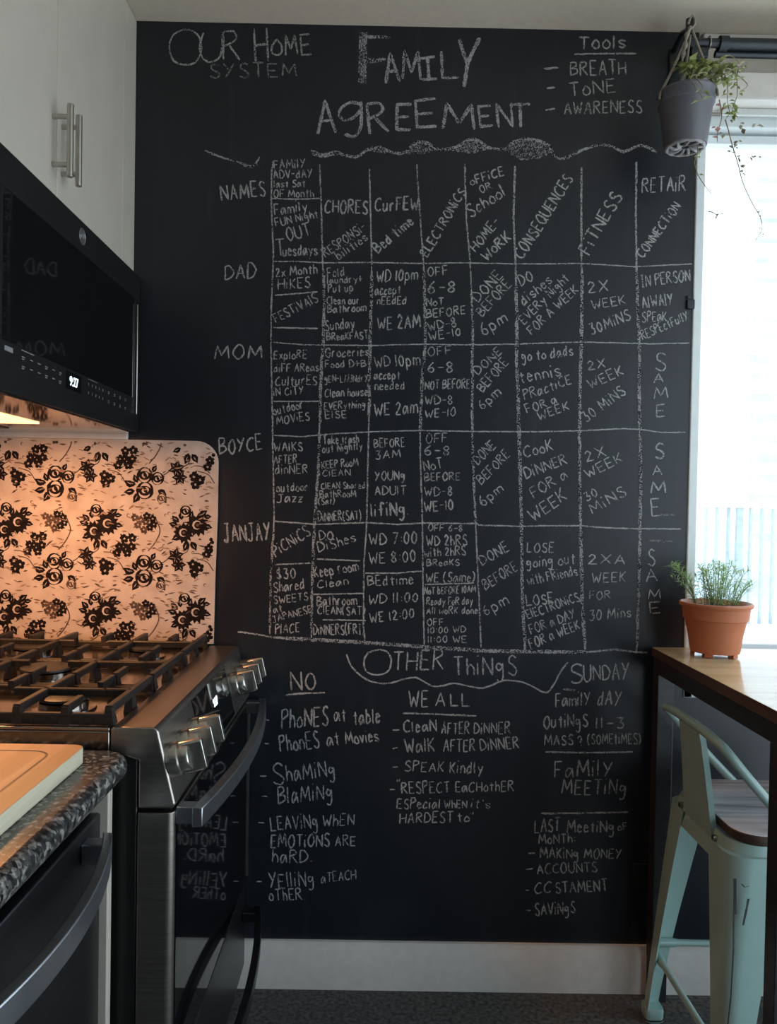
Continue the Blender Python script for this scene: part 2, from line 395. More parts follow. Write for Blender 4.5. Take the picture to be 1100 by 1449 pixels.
G = {}
def glyphs(txt):
    for ln in txt.strip().splitlines():
        ch, w_, body = ln.split(' ', 2); G[ch] = (int(w_), [(s.startswith('~'), [(int(p[0], 16), int(p[1], 16) - 3) for p in s.lstrip('~').split()]) for s in body.split(';')])
glyphs('''
A 6 03 3b 63;16 56
B 6 03 0b;~0b 4b 59 38 07;~07 57 65 44 03
C 6 ~6a 4b 19 06 14 33 64
D 6 03 0b;~0b 3b 68 66 44 03
E 5 5b 0b 03 53;07 47
F 5 5b 0b 03;07 47
G 6 ~69 4b 1a 07 14 43 65;65 67 37
H 6 03 0b;63 6b;07 67
I 4 0b 4b;2b 23;03 43
J 6 1b 6b;~4b 45 33 13 04
K 5 03 0b;5b 06;17 53
L 5 0b 03 53
M 8 03 1b 45 7b 83
N 6 03 0b 63 6b
O 6 ~3b 19 06 23 43 66 5a 3b
P 5 03 0b;~0b 4b 59 38 07
Q 6 ~3b 19 06 23 43 66 5a 3b;45 72
R 6 03 0b;~0b 4b 59 38 07;27 63
S 5 ~5a 3b 1a 18 37 55 43 23 04
T 6 0b 6b;3b 33
U 6 ~0b 05 23 43 65 6b
V 6 0b 33 6b
W 8 0b 23 48 63 8b
X 6 03 6b;0b 63
Y 6 0b 37;6b 13
Z 6 0b 6b 03 63
a 5 ~47 28 06 04 13 35 48;48 53
b 5 0b 03;~06 28 46 44 23 03
c 4 ~47 28 05 13 44
d 5 ~47 28 05 13 45;4b 43
e 4 06 46;~46 37 18 05 13 44
f 5 ~5a 3b 29 23;07 47
g 5 ~47 18 06 25 47;~48 42 20 01
h 4 0b 03;~06 28 46 43
i 1 08 03;0b 1b
j 3 28 21 10 01;2b 3b
k 5 03 0b;58 05;15 53
l 1 0b 03
m 7 03 08;~07 18 37 33;~37 58 77 73
n 4 03 08;~07 28 46 43
o 4 ~28 06 04 23 44 46 28
p 5 08 00;~07 28 46 44 23 04
q 5 ~47 28 05 13 45;48 40
r 4 03 08;~06 18 38
s 4 ~47 28 07 16 35 44 23 04
t 4 2a 23;~23 33;08 48
u 5 ~08 04 23 45;48 43
v 4 08 23 48
w 6 08 13 36 53 68
x 4 03 48;08 43
y 5 08 34;58 10
z 4 08 48 03 43
0 5 ~2b 08 05 23 45 49 2b
1 1 0b 03
2 5 ~09 2b 49 37 03;03 53
3 5 0b 4b 27;~27 47 44 23 04
4 5 4b 05 55;4b 43
5 5 5b 0b 07;~07 37 54 23 03
6 5 ~4b 18 05 23 44 46 27 05
7 5 0b 5b 13
8 5 ~49 2b 09 27 45 23 05 27 49
9 5 ~48 2a 07 16 48;4a 43
$ 5 ~49 2a 08 36 44 23 04;3c 32
- 4 07 47
+ 5 07 57;2a 24
. 1 03 13
, 1 14 02
: 1 05 15;08 18
' 1 0c 0a
" 3 0c 0a;2c 2a
? 4 ~09 2b 49 37 25;23 33
( 3 ~2c 09 05 22
) 3 ~0c 29 25 02
''')
rng = random.Random(11)

class Chalk:
    def __init__(s): s.mb = MB(); s.n = 0
    def pt(s, u, v):
        x, z = W(u, v); return (x, -.0006 - s.n * 1.5e-6, z)
    def stroke(s, pts, w_=2.0, smooth=False, jit=.25, m=0):
        if smooth and len(pts) > 2: pts = [(p.x, p.y) for p in smooth_path([(a, b, 0) for a, b in pts], 4)]
        q = []
        for i in range(len(pts) - 1):
            (a, b), (c, d) = pts[i], pts[i + 1]; L = math.hypot(c - a, d - b); k = max(1, int(L / 3.0))
            for j in range(k): q.append((a + (c - a) * j / k, b + (d - b) * j / k))
        q.append(pts[-1]); vs = []; fs = []
        for i, (a, b) in enumerate(q):
            c0 = q[max(i - 1, 0)]; c1 = q[min(i + 1, len(q) - 1)]; dx, dy = c1[0] - c0[0], c1[1] - c0[1]; L = math.hypot(dx, dy) or 1
            nx, ny = -dy / L, dx / L; h = w_ / 2 * rng.uniform(.72, 1.2)
            if i in (0, len(q) - 1): h *= .7
            a += rng.uniform(-jit, jit); b += rng.uniform(-jit, jit)
            vs += [s.pt(a + nx * h, b + ny * h), s.pt(a - nx * h, b - ny * h)]
            if i: fs.append((2 * i - 2, 2 * i - 1, 2 * i + 1, 2 * i))
        s.mb.add(vs, fs, m); s.n += 1
    def text(s, body, x0, y0, x1, y1, h, w_=None, m=0, ital=None):
        w_ = w_ or min(2.6, 1.05 + h * .055)
        L = math.hypot(x1 - x0, y1 - y0); ux, uy = (x1 - x0) / L, (y1 - y0) / L; px, py = uy, -ux
        adv = []; t = 0
        for ch in body:
            if ch == ' ': adv.append(t); t += 4.0; continue
            g = G[ch]; adv.append(t); t += g[0] + 2.5
        t -= 2.5; k = L / max(t, 1e-3); sl = rng.uniform(-.06, .1) if ital is None else ital
        for ch, a in zip(body, adv):
            if ch == ' ': continue
            sc = rng.uniform(.9, 1.07); dy = rng.uniform(-.04, .04) * h
            for sm, pts in G[ch][1]:
                pp = []
                for (gx, gy) in pts:
                    yy = gy / 8 * h * sc + dy; xx = (a + gx + rng.uniform(-.22, .22)) * k + sl * yy
                    yy += rng.uniform(-.018, .018) * h
                    pp.append((x0 + ux * xx + px * yy, y0 + uy * xx + py * yy))
                s.stroke(pp, w_ * rng.uniform(.85, 1.15), sm, .18, m)
    def flecks(s, poly, n, m=0, r=(.5, 1.5)):
        xs = [p[0] for p in poly]; ys = [p[1] for p in poly]; c = 0; tries = 0
        while c < n and tries < n * 8:
            tries += 1; u = rng.uniform(min(xs), max(xs)); v = rng.uniform(min(ys), max(ys)); ins = False
            for i in range(len(poly)):
                (a, b), (p, q) = poly[i], poly[i - 1]
                if (b > v) != (q > v) and u < (p - a) * (v - b) / (q - b) + a: ins = not ins
            if not ins: continue
            r_ = rng.uniform(*r); an = rng.uniform(0, 6.3)
            s.mb.add([s.pt(u + math.cos(an + i * 1.571) * r_ * rng.uniform(.5, 1.2), v + math.sin(an + i * 1.571) * r_ * rng.uniform(.5, 1.2)) for i in range(4)], [(0, 1, 2, 3)], m); c += 1
    def lines(s, txt):
        for ln in txt.strip().splitlines():
            nums, body = ln.strip().split('|', 1); n = [float(a) for a in nums.split()]
            s.text(body, *n[:5], *(n[5:6]))
    def dashes(s, txt, w_=2.0):
        for ln in txt.strip().split(';'):
            n = [float(a) for a in ln.split()]
            s.stroke([(n[i], n[i + 1]) for i in range(0, len(n), 2)], w_)
    def build(s, label, mats=('chalk', 'chalk_bold', 'chalk_grainy', 'chalk_faint')):
        return s.mb.build('chalk_lettering', list(mats), wall_back, smooth=0, label=label)

c = Chalk()
def C1(ch, x0, y0, x1, y1, h, w_, m=1): c.text(ch, x0, y0, x1, y1, h, w_, m, 0)
c.stroke([(262, 41), (245, 50), (240, 68), (246, 86), (262, 92), (277, 88), (285, 72), (282, 52), (270, 43), (258, 42)], 2.6, True, m=1)
c.stroke([(288, 46), (283, 66), (286, 81), (297, 88), (310, 82), (315, 66), (314, 45)], 2.8, True, m=1)
C1('R', 317, 86, 339, 86, 41, 2.8); C1('H', 362, 88, 380, 87, 46, 3.0); C1('o', 385, 80, 398, 80, 40, 2.8); C1('M', 404, 79, 421, 78, 30, 2.8); C1('E', 427, 78, 441, 77, 28, 2.8)
c.text('SYSTEM', 298, 110, 420, 108, 20, 2.4, 3)
c.build('chalk heading "Our Home System", its second line half erased')

c = Chalk()
for dx in (-4, -1, 2, 5): c.stroke([(514 + dx, 46), (512 + dx, 118)], 2.6, m=2)
c.stroke([(511, 52), (552, 53)], 4.2, m=2); c.stroke([(516, 85), (546, 84)], 4.2, m=2); c.stroke([(514, 88), (540, 87)], 3.4, m=2)
C1('A', 546, 118, 566, 116, 42, 4.2); C1('M', 570, 112, 595, 112, 42, 4.2); C1('I', 596, 113, 618, 111, 34, 4.0); C1('L', 626, 111, 648, 110, 40, 3.8)
c.stroke([(650, 56), (660, 88)], 5.0, m=1); c.stroke([(679, 54), (662, 88), (657, 123)], 5.6, m=1)
C1('A', 450, 190, 476, 188, 48, 4.4); c.stroke([(511, 148), (498, 145), (484, 152), (480, 163), (488, 170), (500, 167), (510, 156)], 4.2, True, m=1)
c.stroke([(511, 144), (511, 178), (502, 193), (488, 190)], 4.4, True, m=1)
C1('R', 524, 189, 550, 186, 41, 4.2); C1('E', 562, 184, 582, 184, 37, 4.0); C1('E', 592, 182, 619, 180, 40, 4.0)
C1('M', 626, 182, 672, 184, 38, 4.6); C1('E', 680, 180, 698, 178, 31, 4.2); C1('N', 706, 181, 726, 179, 33, 4.2); C1('T', 722, 181, 752, 180, 36, 4.4)
c.build('large chalk heading "Family Agreement"')

c = Chalk()
c.lines('''
820 70 885 68 19 2.4|Tools
808 107 886 105 20 2.2|BREATH
807 137 871 130 20 2.2|ToNE
799 162 908 159 17 2.2|AWARENESS
''')
c.dashes('770 97 790 96;774 125 786 124;772 156 786 154;772 98 780 98', 2.6); c.stroke([(813, 77), (850, 76), (901, 76)], 2.4)
c.build('chalk list headed "Tools" with three dashes')

# wavy band between the headings and the chart
c = Chalk()
wave = [(290, 213), (312, 222), (335, 229), (356, 235), (363, 230), (368, 222)]
c.stroke(wave, 2.6, True, m=2); c.stroke([(345, 234), (358, 237), (364, 233)], 3, m=2)
c.stroke([(440, 213), (455, 219), (475, 216), (490, 220), (505, 222), (520, 212), (535, 208), (548, 213), (560, 217), (575, 215), (590, 201), (606, 203), (618, 211), (636, 211), (650, 206), (663, 198), (677, 199), (690, 208), (706, 211), (718, 209), (728, 201), (745, 197), (765, 200), (778, 207), (783, 218), (790, 224), (803, 223), (825, 212), (850, 205), (868, 208), (882, 215), (895, 210), (908, 206), (922, 211), (930, 216)], 4.2, True, m=2)
for k_ in range(3): c.stroke([(442, 214 + k_ * 2), (458, 220 + k_), (476, 214 + k_ * 2), (486, 220)], 3, True, m=2)
for poly, n_ in (([(572, 218), (590, 200), (604, 204), (620, 212), (600, 218)], 150), ([(640, 214), (664, 197), (680, 200), (694, 210), (670, 217)], 260), ([(712, 212), (730, 200), (750, 196), (776, 204), (782, 216), (764, 224), (738, 227)], 520), ([(520, 214), (535, 206), (552, 214), (560, 218)], 70)):
    c.flecks(poly, n_, 0, (.5, 1.3))
c.stroke([(795, 225), (822, 214), (845, 206)], 2.6, True, m=2)
c.build('wavy chalk band with smudged peaks under the headings')

# the chart
c = Chalk()
V = ['387 228 384.7 240 384 287 387 353 387 369 384 437 383.5 490 386 600 386 622 387 670 388 736 383 822 382 897',
     '452.7 233 455 298 457 375 459 420 457 496 455 513 452 611 450.5 670 445 745 442 811 441 903',
     '523 239 524.7 309 526.5 375 525.5 430 524 496 522 602 521 649 519 745 515 800 514.5 888 516.5 906',
     '590 232 595 309 599.6 375 601 409 602 491 598.5 523 594.5 609 595 649 598 736 599 844 600.6 912',
     '658 232 660 309 666 375 669.5 474 668.4 502 668.4 611 670 670 673.7 750 678 844 681 916',
     '729 235 727 309 730 375 731.6 452 731 502 735 611 737 692 738.5 748 739 822 743 921',
     '823 237 823 365 824 390 823 492 821.5 518 820.5 620 820.5 681 822 748 824 851 828.5 919',
     '901 229 900 302 901 378 903 441 905 487 905 556 906 620 907 707 906 744 904 851 901 922']
for i, t in enumerate(V):
    n = [float(a) for a in t.split()]; pts = [(n[j], n[j + 1]) for j in range(0, len(n), 2)]
    c.stroke(pts, 2.2 + (.6 if i in (5, 6, 7) else 0), m=1 if i < 5 else 1)
for (a, b, i, w_) in ((385, 600, 2, 4.6), (378, 600, 1, 4.2), (380, 612, 3, 4), (420, 740, 4, 3.6), (400, 920, 5, 4.6), (385, 740, 6, 4.6), (380, 920, 7, 4.4), (745, 900, 0, 3), (560, 690, 5, 5), (600, 900, 1, 4), (740, 915, 6, 5)):
    n = [float(a_) for a_ in V[i].split()]; q = []
    pts = [(n[j], n[j + 1]) for j in range(0, len(n), 2)]
    for k_ in range(len(pts) - 1):
        for t_ in range(8):
            y = pts[k_][1] + (pts[k_ + 1][1] - pts[k_][1]) * t_ / 8
            if a <= y <= b: q.append((pts[k_][0] + (pts[k_ + 1][0] - pts[k_][0]) * t_ / 8 + rng.uniform(-.6, .6), y))
    if len(q) > 1: c.stroke(q, w_, m=2)
for t, w_ in (('387 370 420 370 457 372 520 371.5 600 373 651 372 728 373.5 760 373.5 822 373 860 375 896 377.5 980 373.6', 2.0),
              ('387 484.6 431 488 527 489 596 487 660 488 727 487 822 484 898 486 916 486.7 976 485.5', 2.0),
              ('387 616 426.5 618 470 614 527 611 594 609 660 610.5 735 611 760 611 822 609.5 883 606.5 910 608 936 612 971 611.6', 2.0),
              ('388 737.6 448 742 518 739.5 564 742 598.5 740 676 741 677 743 738 744.8 771 744 822 744 860 747 898 748 964 748.5', 2.4),
              ('337 894 357 896.5 387 902 440 904 516 908.5 597 914 684.5 920 743 921 830 922.6 871 919 900 922.6 916 923.5', 3.2)):
    n = [float(a) for a in t.split()]; c.stroke([(n[j], n[j + 1]) for j in range(0, len(n), 2)], w_ * .85, m=0 if w_ < 3 else 1)
c.stroke([(400, 903), (516, 909), (597, 915), (684, 921), (830, 923)], 5, m=2)
c.dashes('385 281 420 282 454 281;389 418 450 413;387 463.6 450 465;387 568 452 568;389 799 440 796.7;449 791 510 793.5;443 841 515 839.7;457 877 518 878;517 811 560 811 597 808;602 827 671 825', 2.0)
c.build('chalk grid of eight columns and five rows')

c = Chalk()
c.lines('''
314 283 376 277 20 2.4|NAMES
319 397 362 393 21 2.3|DAD
304 508 371 507 19 2.5|MOM
311 643 371 636 21 2.3|BOYCE
318 767 383 764 24 2.6|JANJAY
''')
c.build('chalk row headings with the family names, at the left of the grid')

c = Chalk()
c.lines('''
388 239 432 237 12|FAMilY
388 253 442 251 12|ADV-dAY
388 265 432 264 10|last Sat
388 279 444 279 11|OF Month
389 304 435 299 15|Family
391 321 451 308 12|FUN Night
408 340 440 332 17|OUT
392 363 404 362 22|T
401 362 449 361 15|uesdays
391 392 449 387 13|2x Month
394 410 439 406 14|HiKES
391 456 451 427 13|FESTiVAlS
388 508 434 507 11|ExploRE
388 527 451 525 11|diFF AReas
390 546 448 544 13|CulturES
388 560 430 558 11|iN CiTY
388 587 430 578 12|outdoor
392 601 438 594 12|MOViES
388 639 428 638 12|WAlKS
388 656 420 655 12|AFTER
390 671 436 670 13|dinNER
392 696 436 694 12|outdoor
392 711 428 710 12|Jazz
391 788 440 757 16|PiCNiCS
392 819 419 818 14|$30
388 838 431 833 14|Shared
388 854 436 849 11|SWEETS
388 867 400 865 10|at
387 881 442 866 10|JAPANESE
390 897 424 894 13|PlACE
''')
c.build('chalk notes in the first column of the grid')

c = Chalk()
c.lines('''
460 301 520 302 18 2.2|CHORES
461 364 519 325 13|RESPONSi-
480 368 521 339 12|bilities
464 393 488 390 13|Fold
464 402 513 399 10|laundry+
465 414 500 412 11|Put up
463 431 509 430 11|Clean our
464 443 518 440 11|Bathroom
461 468 502 464 14|Sunday
463 482 521 479 11|BReaKFAST
461 506 522 503 12|Groceries
461 520 518 519 10|Food D+B
460 541 521 540 10|gEN-LAUNdrY
460 562 520 560 12|Clean house
459 580 517 577 10|EVERything
461 592 491 591 10|ElSE
458 629 508 626 12|Take trash
457 641 513 636 11|out Nightly
456 663 507 659 11|KEEP RooM
457 674 496 673 9|ClEAN
455 692 517 691 9|ClEAN Shared
453 704 504 703 10|BathRooM
451 714 474 713 9|(Sat)
451 738 512 735 13|DiNNER(SAT)
453 764 472 763 12|DO
452 782 504 766 14|DiShes
446 817 508 807 15|Keep room
450 832 493 827 11|Clean
449 857 505 855 13|Bathroom
450 869 517 870 12|ClEAN(SAT)
444 898 516 897 14|DiNNERS(FRI)
''')
c.build('chalk notes in the column headed "Chores"')

c = Chalk()
c.lines('''
531 299 592 297 18 2.4|CurFEW
536 359 586 316 15 2.2|Bed time
533 399 591 396 16|WD 10pm
531 418 567 416 13|accept
534 431 575 430 11|nEEdEd
535 467 595 463 18|WE 2AM
531 520 595 516 16|WD 10pm
530 537 566 536 12|accept
531 552 573 551 12|needed
530 588 591 585 18|WE 2am
530 633 573 632 12|BEFORE
532 650 567 647 11|3AM
531 680 573 678 13|YOUNg
531 700 575 700 13|ADUlT
526 731 578 728 18 2.4|lifiNg.
523 771 591 769 17|WD 7:00
523 798 589 794 16|WE 8:00
521 829 585 826 14|BEdtime
522 855 592 851 13|WD 11:00
524 882 587 873 14|WE 12:00
''')
c.build('chalk notes in the column headed "Curfew"')

c = Chalk()
c.lines('''
605 364 660 272 13 2.2|ELECTRONiCS
606 391 634 389 13|OFF
606 415 645 414 17|6-8
604 433 628 431 11|NoT
604 450 659 444 12|BEFORE
607 468 647 462 13|WD-8
608 482 653 474 11|WE-10
606 504 639 501 12|OFF
606 527 642 527 15|6-8
602 552 665 549 13|NOT BEFORE
602 573 641 572 13|WD-8
602 591 645 589 12|WE-10
603 627 633 626 13|OFF
601 644 637 645 13|6-8
601 666 627 662 14|NoT
601 681 651 679 11|BEFORE
601 702 641 701 12|WD-8
601 724 642 721 14|WE-10
606 751 655 752 9|OFF 6-8
604 772 661 771 14|WD 2hRS
601 788 659 785 12|with 2hRS
604 801 650 800 9|BReaKS
603 824 672 823 13|WE (Same)
601 841 673 838 10|NoT bEFORE 10AM
604 856 669 855 10|Ready FoR day
604 869 676 868 10|All woRK done
605 885 628 884 9|OFF
606 896 659 895 9|10:00 WD
606 909 660 909 9|11:00 WE
''')
c.build('chalk notes in the column headed "Electronics"')

c = Chalk()
c.lines('''
667 262 714 248 12 2.1|oFFiCE
681 273 697 267 10|OR
667 308 716 276 18 2.2|School
674 357 708 316 14 2.2|HOME-
689 370 724 338 15 2.2|WoRK
678 428 712 391 15|DONE
683 448 725 404 14|BEFORE
685 475 719 455 17|6pm
677 531 711 499 12|DONE
684 555 720 514 13|BEFORE
683 580 710 558 14|6pm
677 658 702 632 14|DONE
682 686 722 645 13|BEFORE
684 716 713 694 15|6pm
683 800 721 778 15|DONE
688 835 733 806 15|BEFORE
688 871 721 854 15|6pm
''')
c.build('slanting chalk notes in the column headed "Office or School"')

c = Chalk()
c.lines('''
740 367 811 254 16 2.4|CONSEQUENCES
738 405 755 396 14|DO
742 433 782 399 14|dishes
742 459 806 396 13|EVERy Night
753 474 819 412 13|FOR A WEEK
739 511 811 503 14|go to dads
737 542 794 532 17|tennis
743 566 809 543 14|PRactiCE
747 585 789 570 12|FOR a
763 595 806 579 12|WEEK
743 647 783 637 16|CooK
745 677 803 656 15|DiNNER
756 704 804 676 15|FOR a
755 738 803 706 17|WEEK
746 781 784 781 14|LOSE
746 803 814 798 15|going out
748 828 818 814 14|with FRiends
746 857 784 853 14|LOSE
748 876 821 850 13|ElECTRONiCS
752 897 815 874 13|FOR a DAY
752 918 821 889 14|FOR a WEEK
''')
c.build('slanting chalk notes in the column headed "Consequences"')

c = Chalk()
c.lines('''
834 361 880 279 18 2.3|FiTNESS
833 414 861 412 16|2X
839 438 885 430 13|WEEK
838 474 893 452 15|30MiNS
833 523 857 520 13|2X
836 550 883 529 14|WEEK
831 597 886 557 15|30 MiNS
831 653 858 645 14|2X
832 677 882 652 14|WEEK
831 709 847 700 12|30
839 727 887 700 15|MiNS
833 798 884 798 14|2XA
838 824 885 823 14|WEEK
835 848 864 847 11|FOR
835 878 893 873 14|30 Mins
''')
c.build('chalk notes in the column headed "Fitness"')

c = Chalk()
c.lines('''
909 273 970 270 21 2.2|RETAiR
911 365 964 292 13 2.2|CONNECTiON
908 406 977 397 16|IN PERSON
910 436 953 431 17|AlWAlY
909 456 943 454 14|SPEaK
910 481 975 452 13|RESPEctFullY
928 525 942 525 26 2.2|S
925 542 939 541 12|A
926 564 945 563 15|M
930 590 941 589 18|E
928 649 940 648 23|S
924 673 937 672 13|A
921 699 942 698 18|M
923 731 935 730 23|E
918 801 927 800 22|S
915 823 930 822 18|A
918 848 935 847 15|M
920 868 935 867 17|E
''')
c.stroke([(918, 765), (952, 766)], 3, m=3); c.stroke([(935, 728), (955, 729)], 3, m=3)
c.build('chalk notes in the last column, headed "Repair Connection"')

c = Chalk()
c.stroke([(537, 919), (521, 924), (515, 938), (520, 951), (534, 955), (549, 950), (554, 936), (549, 923), (538, 919)], 2.4, True)
c.text('THER', 556, 948, 627, 947, 28, 2.4); c.text('ThiNgS', 643, 954, 731, 955, 26, 2.4)
c.stroke([(490.6, 925.5), (497, 942), (512, 957), (528.6, 965), (549.5, 967), (565, 963), (588, 958.6), (611, 970.5), (628, 970), (644.5, 967), (678, 973.6), (695, 970), (713.5, 962.8), (738.6, 965), (755, 972), (772.7, 980), (783.6, 969), (793, 951), (803.6, 937)], 2.3, True)
c.build('chalk heading "Other Things" above a wavy line')

c = Chalk()
c.lines('''
413 976 447 975 24 2.4|NO
399 1031 464 1026 26 2.3|PhoNES
474 1020 490 1019 19|at
501 1025 538 1022 21 2.1|table
397 1063 452 1058 23 2.2|PhonES
464 1056 481 1053 19|at
490 1053 536 1049 18|Movies
387 1110 402 1109 31 2.3|S
407 1106 475 1098 22 2.1|haMiNg
394 1137 471 1130 22 2.1|BlaMiNg
384 1175 450 1171 20 2.0|LEAViNg
457 1169 501 1167 16|WhEN
384 1199 466 1197 18 2.0|EMOTiONS
475 1197 503 1196 14|ARE
386 1221 441 1219 18 2.0|haRD.
382 1257 445 1252 21 2.0|YElliNg
455 1249 470 1248 14|aT
472 1247 504 1244 14|EACH
382 1274 432 1273 17|oThER.
''')
c.stroke([(405, 983), (430, 981), (460, 980)], 2.6); c.dashes('375 1018 381 1019;375 1052 381 1052;368 1098 377 1098;371 1127 379 1127;366 1164 374 1164;363 1247 371 1247', 2.2)
c.build('chalk list headed "No", beside the oven door')

c = Chalk()
c.lines('''
579 1001 606 1000 24 2.2|WE
617 999 630 999 19 2.1|A
638 999 665 999 17 2.1|LL
572 1036 618 1035 16|CleaN
625 1038 664 1038 16|AFTER
671 1038 722 1038 16|DiNNER
574 1064 615 1063 19|WalK
628 1064 672 1063 17|AFTER
681 1063 735 1059 16|DiNNER
573 1091 628 1092 14|SPEAK
637 1094 683 1094 16|Kindly
569 1123 637 1121 16|RESPECT
645 1121 727 1119 14|EaCHothER
562 1144 623 1144 14|ESPecial
629 1144 661 1143 11|WhEN
667 1142 693 1144 12|it's
566 1165 641 1163 15|HARDEST
648 1163 664 1162 13|to
''')
c.stroke([(570, 1009), (620, 1010.5), (674, 1013)], 2.4)
c.dashes('556 1033 565 1033;556 1059 563 1058;556 1085 563 1085;552 1117 559 1117;563 1103 562 1106;566 1102 565 1106;667 1149 666 1152;670 1149 669 1152', 2.0)
c.build('chalk list headed "We All", in the middle below the grid')

c = Chalk()
c.lines('''
808 967 824 965 29 2.3|S
827 964 890 960 22 2.2|UNDAY
787 1000 835 998 18|FamilY
846 997 878 998 20|dAY
770 1030 832 1028 18|OutiNgS
844 1030 884 1031 16|11-3
771 1055 811 1053 14|MASS
820 1055 825 1054 14|?
832 1053 907 1052 14|(SOMEtiMES)
785 1100 866 1098 22 2.2|FaMilY
795 1123 886 1124 20 2.2|MEETiNg
757 1178 792 1176 18|LAST
803 1178 869 1177 17|MeetiNg
875 1175 888 1174 10|oF
763 1194 814 1192 13|MoNTh:
765 1214 819 1215 15|MAKiNg
827 1214 879 1215 14|MONEY
761 1237 845 1233 14|ACCOUNTS
757 1264 780 1263 16|CC
787 1264 860 1260 16|STAMENT
758 1296 814 1291 17|SAViNgS
''')
c.dashes('748 1207 757 1207;744 1230 754 1229;744 1259 749 1260;744 1288 751 1288', 2.0)
c.stroke([(772, 1064), (830, 1065), (896, 1064)], 2.4); c.stroke([(766, 1151), (820, 1150.5), (889, 1149)], 2.6); c.stroke([(797, 975), (815, 977)], 3, m=3)
c.build('chalk notes headed "Sunday" and "Family Meeting", at the lower right')

# ------------------------------------------------------------------ upper cabinet
cab = thing('upper_cabinet', (.17, -.45, 1.80), 'white upper cabinet with two plain doors above the black microwave', 'cabinet')
MB().box(.0, -.895, 1.802, .333, -.002, 2.438).build('body', 'cabinet_white', cab, bevel=.001)
for y0, y1, hy in ((-.893, -.4965, -.517), (-.4935, -.099, -.473)):
    d = MB().box(.3345, y0, 1.803, .353, y1, 2.437).build('door', 'cabinet_white', cab, bevel=.0018)
    h = MB(); h.cyl((.386, hy, 1.843), (.386, hy, 1.979), .0062, n=20)
    for z in (1.866, 1.956): h.cyl((.353, hy, z), (.387, hy, z), .0048, n=14)
    h.build('handle', 'nickel', d, bevel=.0012)
MB().box(.3345, -.0965, 1.803, .352, -.002, 2.437).build('filler_strip', 'cabinet_white', cab, bevel=.001)

# ------------------------------------------------------------------ microwave
mw = thing('microwave', (.19, -.387, 1.402), 'black over-range microwave with a lit clock and a mirror-like underside', 'microwave')
X = .37
MB().box(.004, -.765, 1.412, .345, -.010, 1.799).build('body', 'black_plastic', mw, bevel=.002)
m_ = MB(); m_.box(.346, -.766, 1.736, X, -.008, 1.799); m_.box(.346, -.766, 1.409, X, -.008, 1.492); m_.box(.346, -.046, 1.4921, X, -.008, 1.7359); m_.box(.346, -.766, 1.4921, X, -.75, 1.7359)
door = m_.build('door', 'black_slate', mw, bevel=.0012)
MB().box(.352, -.7499, 1.4922, X - .0012, -.0461, 1.7358).build('door_glass', 'black_glass', door, smooth=0)
h = MB(); h.loft([[(X + .0002, -.0395, z), (X + .005, -.040, z), (X + .005, -.0355, z), (X + .0002, -.035, z)] for z in (1.452, 1.724)]); h.build('handle', 'nickel', door, bevel=.0015)
b = MB()
yb, zb = -.408, 1.768
b.tube([(X + .0012, yb + .016 * math.cos(a * math.pi / 14), zb + .016 * math.sin(a * math.pi / 14)) for a in range(29)], .0011, 6)
b.tube(smooth_path([(X + .0012, yb - .001, zb + .004), (X + .0012, yb - .006, zb + .007), (X + .0012, yb - .010, zb + .001), (X + .0012, yb - .006, zb - .005), (X + .0012, yb - .001, zb - .002), (X + .0012, yb - .004, zb - .010)], 5), .0010, 6)
b.tube(smooth_path([(X + .0012, yb + .008, zb + .006), (X + .0012, yb + .002, zb + .008), (X + .0012, yb + .003, zb - .001), (X + .0012, yb + .009, zb - .004), (X + .0012, yb + .002, zb - .008)], 5), .0010, 6)
b.cyl((X - .0005, yb, zb), (X + .0006, yb, zb), .0165, n=32)
b.build('badge', 'badge_silver', mw)
ds = MB().box(X - .001, -.484, 1.452, X + .0006, -.405, 1.486).build('display', 'black_glass', mw)
text_mesh('clock_digits', '9:27', 'digits', ds, (X + .0012, -.445, 1.4685), .026, FACE_X, sxy=(1, 1))
k = MB(); r_ = random.Random(3)
for i in range(6):
    for j in range(2):
        y = -.672 + i * .032; z = 1.476 - j * .016
        for q in range(1 if i in (1, 2, 4) else 2): k.box(X, y - .006, z - q * .0036, X + .0003, y + .006 - .003 * q, z + .0016 - q * .0036)
k.box(X, -.68, 1.487, X + .0003, -.63, 1.4885)
for i in range(5):
    for j in range(2):
        y = -.362 + i * .022; z = 1.478 - j * .018; k.box(X, y - .0012, z - .003, X + .0003, y + .0012, z + .003)
for i in range(4):
    for j in range(2):
        y = -.235 + i * .040; z = 1.479 - j * .020
        for q in range(2): k.box(X, y - .005, z - q * .004, X + .0003, y + .005 - .002 * q, z + .0018 - q * .004)
k.box(X, -.366, 1.488, X + .0003, -.31, 1.4892)
k.box(X, -.742, 1.476, X + .0003, -.712, 1.484)
k.build('key_legends', 'print_white', mw, smooth=0)
MB().box(.02, -.764, 1.405, .366, -.010, 1.4118).build('underside', 'range_underside', mw, bevel=.001)
MB().box(.14, -.56, 1.4025, .228, -.265, 1.4049).build('lamp_lens', 'lamp_lens', mw)
MB().box(.03, -.72, 1.4030, .10, -.13, 1.4049).build('vent_grille', 'black_plastic', mw)
l = bpy.data.lights.new('cooktop_light', 'AREA'); l.shape = 'RECTANGLE'; l.size = .085; l.size_y = .29; l.color = (1.0, .43, .15); l.energy = LAMP_W
lo = bpy.data.objects.new('cooktop_light', l); COL.objects.link(lo); lo.location = (.184, -.4125, 1.4015)

